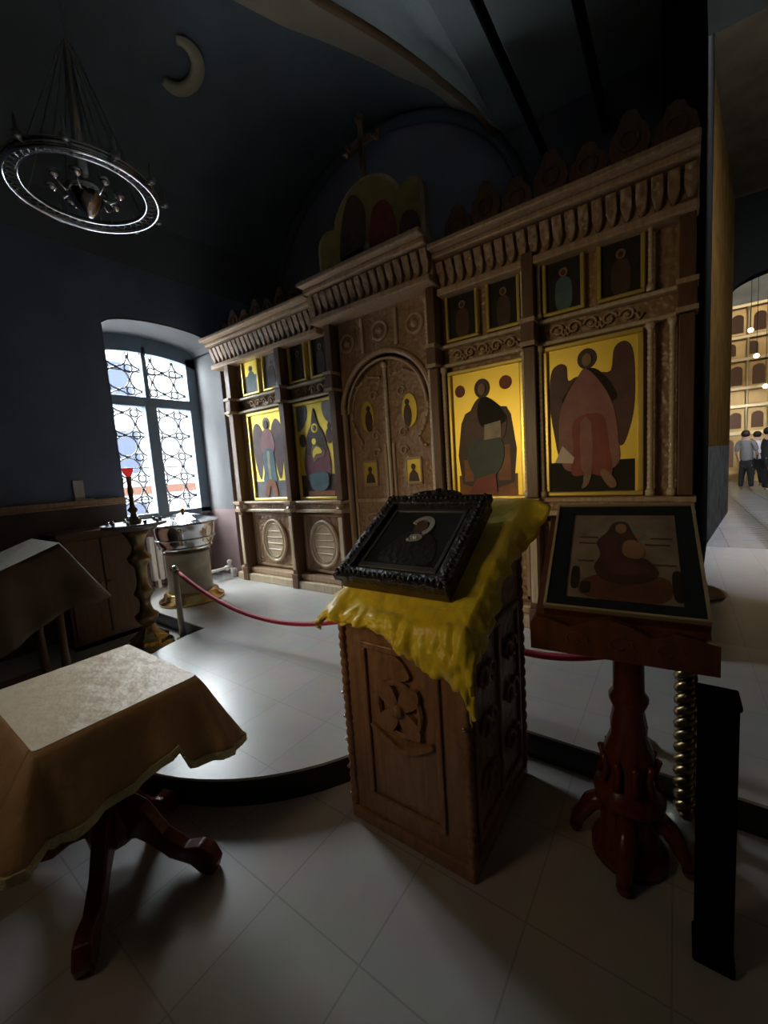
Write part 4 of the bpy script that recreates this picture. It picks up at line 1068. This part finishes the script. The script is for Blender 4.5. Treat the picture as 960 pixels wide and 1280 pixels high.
# ------------------------------------------------------------------ chandelier and ceiling ornament
cx, cy, czc, r0 = -3.68, 1.47, 3.80, .484
L = (cx, cy, czc)
t = thing('chandelier', 'silver double ring chandelier hanging near the left wall', 'chandelier', L)
def ring(b, r, z, tr, n=48): return b.tube([(cx+r*math.cos(a), cy+r*math.sin(a), z) for a in [2*PI*i/n for i in range(n)]], tr, 8, closed=True)
def band(b, r, z0, z1, th=.008, n=48):
    P = []
    for (rr, zz) in ((r, z0), (r+th, z0), (r+th, z1), (r, z1), (r, z0)): P.append([(cx+rr*math.cos(2*PI*i/n), cy+rr*math.sin(2*PI*i/n), zz) for i in range(n+1)])
    return b.grid(P)
b = MB(); band(b, r0-.01, czc-.02, czc+.035); ring(b, r0, czc-.02, .014); ring(b, r0, czc+.035, .008)
part('outer_ring', b, 'silver', t, L, smooth=True)
b = MB(); band(b, .40, czc-.005, czc+.02); ring(b, .40, czc-.005, .009)
part('inner_ring', b, 'silver', t, L, smooth=True)
b = MB()
for k in range(48):
    a = 2*PI*k/48; a2 = a+PI/24
    b.tube([(cx+.40*math.cos(a), cy+.40*math.sin(a), czc), (cx+r0*math.cos(a2), cy+r0*math.sin(a2), czc)], .004, 5)
    b.tube([(cx+.40*math.cos(a2), cy+.40*math.sin(a2), czc), (cx+r0*math.cos(a), cy+r0*math.sin(a), czc)], .004, 5)
part('filigree', b, 'oklad', t, L)
b = MB()
for k in range(8):
    a = 2*PI*k/8
    b.tube([(cx+.40*math.cos(a), cy+.40*math.sin(a), czc), (cx+.04*math.cos(a), cy+.04*math.sin(a), czc+1.0)], .006, 6)
split_parts('chain', b, 'oklad', t, loc=L)
b = MB().lathe([(.02, -.30), (.05, -.27), (.09, -.22), (.13, -.16), (.14, -.12), (.08, -.08), (.05, 0), (.03, .9)], (cx, cy, czc+.12), 20)
part('hub', b, 'silver', t, L, smooth=True)
for k in range(8):
    a = 2*PI*k/8+.2; x, y = cx+.22*math.cos(a), cy+.22*math.sin(a)
    b = MB().tube([(cx+.08*math.cos(a), cy+.08*math.sin(a), czc+.0), (cx+.15*math.cos(a), cy+.15*math.sin(a), czc-.06), (x, y, czc-.02)], .008, 6)
    b.lathe([(.012, -.02), (.035, -.005), (.04, .02), (.035, .02)], (x, y, czc), 12)
    part('candle_arm', b, 'silver', t, L, smooth=True)
for k in range(12):
    a = 2*PI*k/12; x, y = cx+(r0+.05)*math.cos(a), cy+(r0+.05)*math.sin(a)
    b = MB().tube([(cx+r0*math.cos(a), cy+r0*math.sin(a), czc), (x, y, czc-.01)], .006, 6).lathe([(.01, -.01), (.028, 0), (.03, .025), (.012, .03), (.010, .12), (.002, .14)], (x, y, czc), 10)
    part('candle_holder', b, 'oklad', t, L, smooth=True)
part('hanging_rod', MB().tube([(cx, cy, czc+1.0), (cx, cy, cz(cx)+.02)], .010, 8), 'oklad', t, L)
# crescent ornament on the vault
c0 = Vector((-3.99, 2.56)); 
b = MB()
P = []
for i in range(25):
    a = math.radians(-30+230*i/24)
    row = []
    w = .035+.035*math.sin(PI*i/24)
    for j in range(7):
        q = 2*PI*j/6
        rr = .18+w*math.cos(q); x = c0.x+rr*math.cos(a); y = c0.y+rr*math.sin(a)
        row.append((x, y, cz(x)-.035-.02*math.sin(q)))
    P.append(row)
b.grid(P)
o = part('crescent_ornament', b, 'crescent', None, (c0.x, c0.y, cz(c0.x)-.02), smooth=True); tag(o, 'pale crescent shaped stucco ornament on the dark vault', 'ornament')

# ------------------------------------------------------------------ people in the hall
def person(x, y, h, label, shirt, rz=0, lean=0, bag=False):
    L = (x, y, .15); t = thing('person', label, 'person', L, 'people in the hall')
    k = h/1.75
    J = {'wst': (0, 0, .84), 'hip': (0, 0, 1.06), 'pel': (0, 0, .95), 'ch': (0, 0, 1.25), 'nk': (0, 0, 1.47), 'hd': (0, 0, 1.56), 'ht': (0, -.01, 1.68),
         'sl': (.17, 0, 1.42), 'el': (.24, .02, 1.14), 'wl': (.22, -.12, .92), 'hl': (.22, -.16, .85), 'sr': (-.17, 0, 1.42), 'er': (-.24, .02, 1.14), 'wr': (-.22, -.10, .92), 'hr': (-.22, -.13, .85),
         'kl': (.11, -.02, .50), 'al': (.12, .02, .08), 'tl': (.13, -.14, .035), 'kr': (-.10, .0, .50), 'arr': (-.13, .05, .08), 'tr': (-.14, -.10, .035)}
    def skin(name, names, edges, rad, m, parent):
        me = bpy.data.meshes.new(name)
        c, s = math.cos(rz), math.sin(rz)
        vs = []
        for q in names:
            a, b_, z = J[q]; a += lean*max(0, z-.95)
            vs.append(((a*c-b_*s)*k, (a*s+b_*c)*k, z*k))
        me.from_pydata(vs, [(names.index(a), names.index(b_)) for a, b_ in edges], []); me.materials.append(M[m])
        o = bpy.data.objects.new(name, me); C.objects.link(o); o.parent = parent
        md = o.modifiers.new('skin', 'SKIN'); md.use_smooth_shade = True
        for i, q in enumerate(names):
            r = rad[q]*k; sv = me.skin_vertices[0].data[i]; sv.radius = (r, r); sv.use_root = i == 0
        o.modifiers.new('ss', 'SUBSURF').render_levels = 1
        return o
    skin('body', ['pel', 'ch', 'nk', 'hd', 'ht', 'sl', 'el', 'wl', 'hl', 'sr', 'er', 'wr', 'hr', 'kl', 'al', 'tl', 'kr', 'arr', 'tr'],
         [('pel', 'ch'), ('ch', 'nk'), ('nk', 'hd'), ('hd', 'ht'), ('nk', 'sl'), ('sl', 'el'), ('el', 'wl'), ('wl', 'hl'), ('nk', 'sr'), ('sr', 'er'), ('er', 'wr'), ('wr', 'hr'), ('pel', 'kl'), ('kl', 'al'), ('al', 'tl'), ('pel', 'kr'), ('kr', 'arr'), ('arr', 'tr')],
         {'pel': .13, 'ch': .14, 'nk': .055, 'hd': .085, 'ht': .085, 'sl': .06, 'el': .042, 'wl': .03, 'hl': .035, 'sr': .06, 'er': .042, 'wr': .03, 'hr': .035, 'kl': .06, 'al': .04, 'tl': .035, 'kr': .06, 'arr': .04, 'tr': .035}, 'skin', t)
    skin('shirt', ['wst', 'pel', 'ch', 'nk', 'sl', 'el', 'sr', 'er'], [('wst', 'pel'), ('pel', 'ch'), ('ch', 'nk'), ('nk', 'sl'), ('sl', 'el'), ('nk', 'sr'), ('sr', 'er')],
         {'wst': .165, 'pel': .165, 'ch': .175, 'nk': .075, 'sl': .085, 'el': .065, 'sr': .085, 'er': .065}, shirt, t)
    skin('trousers', ['hip', 'pel', 'kl', 'al', 'kr', 'arr'], [('hip', 'pel'), ('pel', 'kl'), ('kl', 'al'), ('pel', 'kr'), ('kr', 'arr')], {'hip': .15, 'pel': .16, 'kl': .085, 'al': .065, 'kr': .085, 'arr': .065}, 'trouser', t)
    hb = MB(); c, s = math.cos(rz), math.sin(rz)
    hx, hy = lean*.72*k, .02*k
    hb.ball(((hx*c-hy*s), (hx*s+hy*c), 1.68*k), .105*k, 14, 1.05)
    o = part('hair', hb, 'hair', t, (0, 0, 0), smooth=True)
    if bag:
        part('handbag', MB().box(.20, .36, -.14, .0, .62, .92).tube([(.22, -.07, .92), (.25, -.07, 1.1), (.30, -.07, 1.1), (.34, -.07, .92)], .012, 6), 'trouser', t, (0, 0, 0))
    return t
person(1.72, 16.5, 1.78, 'person in a grey shirt and black trousers standing in the hall with a bag', 'shirt_g', PI*.9, .05, True)
person(2.12, 15.9, 1.80, 'person in a black coat cut by the right edge of the hall view', 'shirt_b', PI*.6)
person(2.10, 17.9, 1.76, 'person in a white shirt standing farther back in the hall', 'shirt_w', PI*1.1)

# ------------------------------------------------------------------ light
w = bpy.data.worlds.new('sky'); bpy.context.scene.world = w; w.use_nodes = True
bg = w.node_tree.nodes['Background']; bg.inputs[0].default_value = (.93, .965, 1.0, 1); bg.inputs[1].default_value = 60
def area(name, loc, size, size_y, power, col, rot, portal=False, spread=None):
    l = bpy.data.lights.new(name, 'AREA'); l.shape = 'RECTANGLE'; l.size = size; l.size_y = size_y; l.energy = power; l.color = col
    if portal: l.cycles.is_portal = True
    if spread: l.spread = spread
    o = bpy.data.objects.new(name, l); C.objects.link(o); o.location = loc; o.rotation_euler = rot; return o
area('window_portal', (-5.86, 2.7, 2.25), 2.4, 1.4, 1, (1, 1, 1), (0, -PI/2, 0), portal=True)
# hall lamps (ceiling) and warm fill lights added out of view
area('hall_light', (2.8, 13.5, 8.0), 5, 3, 165, (1, .90, .76), (math.radians(55), 0, 0))
area('warm_fill_side', (2.6, .2, 2.6), .5, .5, .6, (1, .70, .36), (0, math.radians(75), math.radians(-45)))  # added fill with no visible source, warms the right of the screen
area('warm_fill_screen', (-2.9, -1.5, 2.0), .5, .4, 3.2, (1, .76, .40), (Vector((1.8, 4.9, -.65)).to_track_quat('-Z', 'Y').to_euler()), spread=math.radians(54))  # unseen fill added to brighten the gold icons
area('warm_fill_front', (-1.9, -1.0, 2.6), .5, .5, 1.7, (1, .74, .45), (Vector((.9, 2.3, -1.7)).to_track_quat('-Z', 'Y').to_euler()), spread=math.radians(95))  # overhead fill added out of view, lifts lectern fronts and cloths

# ------------------------------------------------------------------ camera
cam = bpy.data.cameras.new('camera'); co = bpy.data.objects.new('camera', cam); C.objects.link(co)
yaw, pit, rol, foc = math.radians(36.087), math.radians(6.116), math.radians(-3.880), 505.78
F = Vector((-math.sin(yaw)*math.cos(pit), math.cos(yaw)*math.cos(pit), -math.sin(pit)))
R0 = Vector((math.cos(yaw), math.sin(yaw), 0)); U0 = R0.cross(F)
Rv = R0*math.cos(rol)+U0*math.sin(rol); Uv = -R0*math.sin(rol)+U0*math.cos(rol)
mt = Matrix((Rv, Uv, -F)).transposed().to_4x4(); mt.translation = Vector((0, 0, 1.55))
co.matrix_world = mt
cam.sensor_fit = 'VERTICAL'; cam.sensor_height = 36; cam.lens = foc*36/1280; cam.clip_start = .02
sc = bpy.context.scene; sc.camera = co
sc.view_settings.view_transform = 'Standard'; sc.view_settings.look = 'None'; sc.view_settings.exposure = .12; sc.view_settings.gamma = 1; sc.view_settings.use_curve_mapping = False
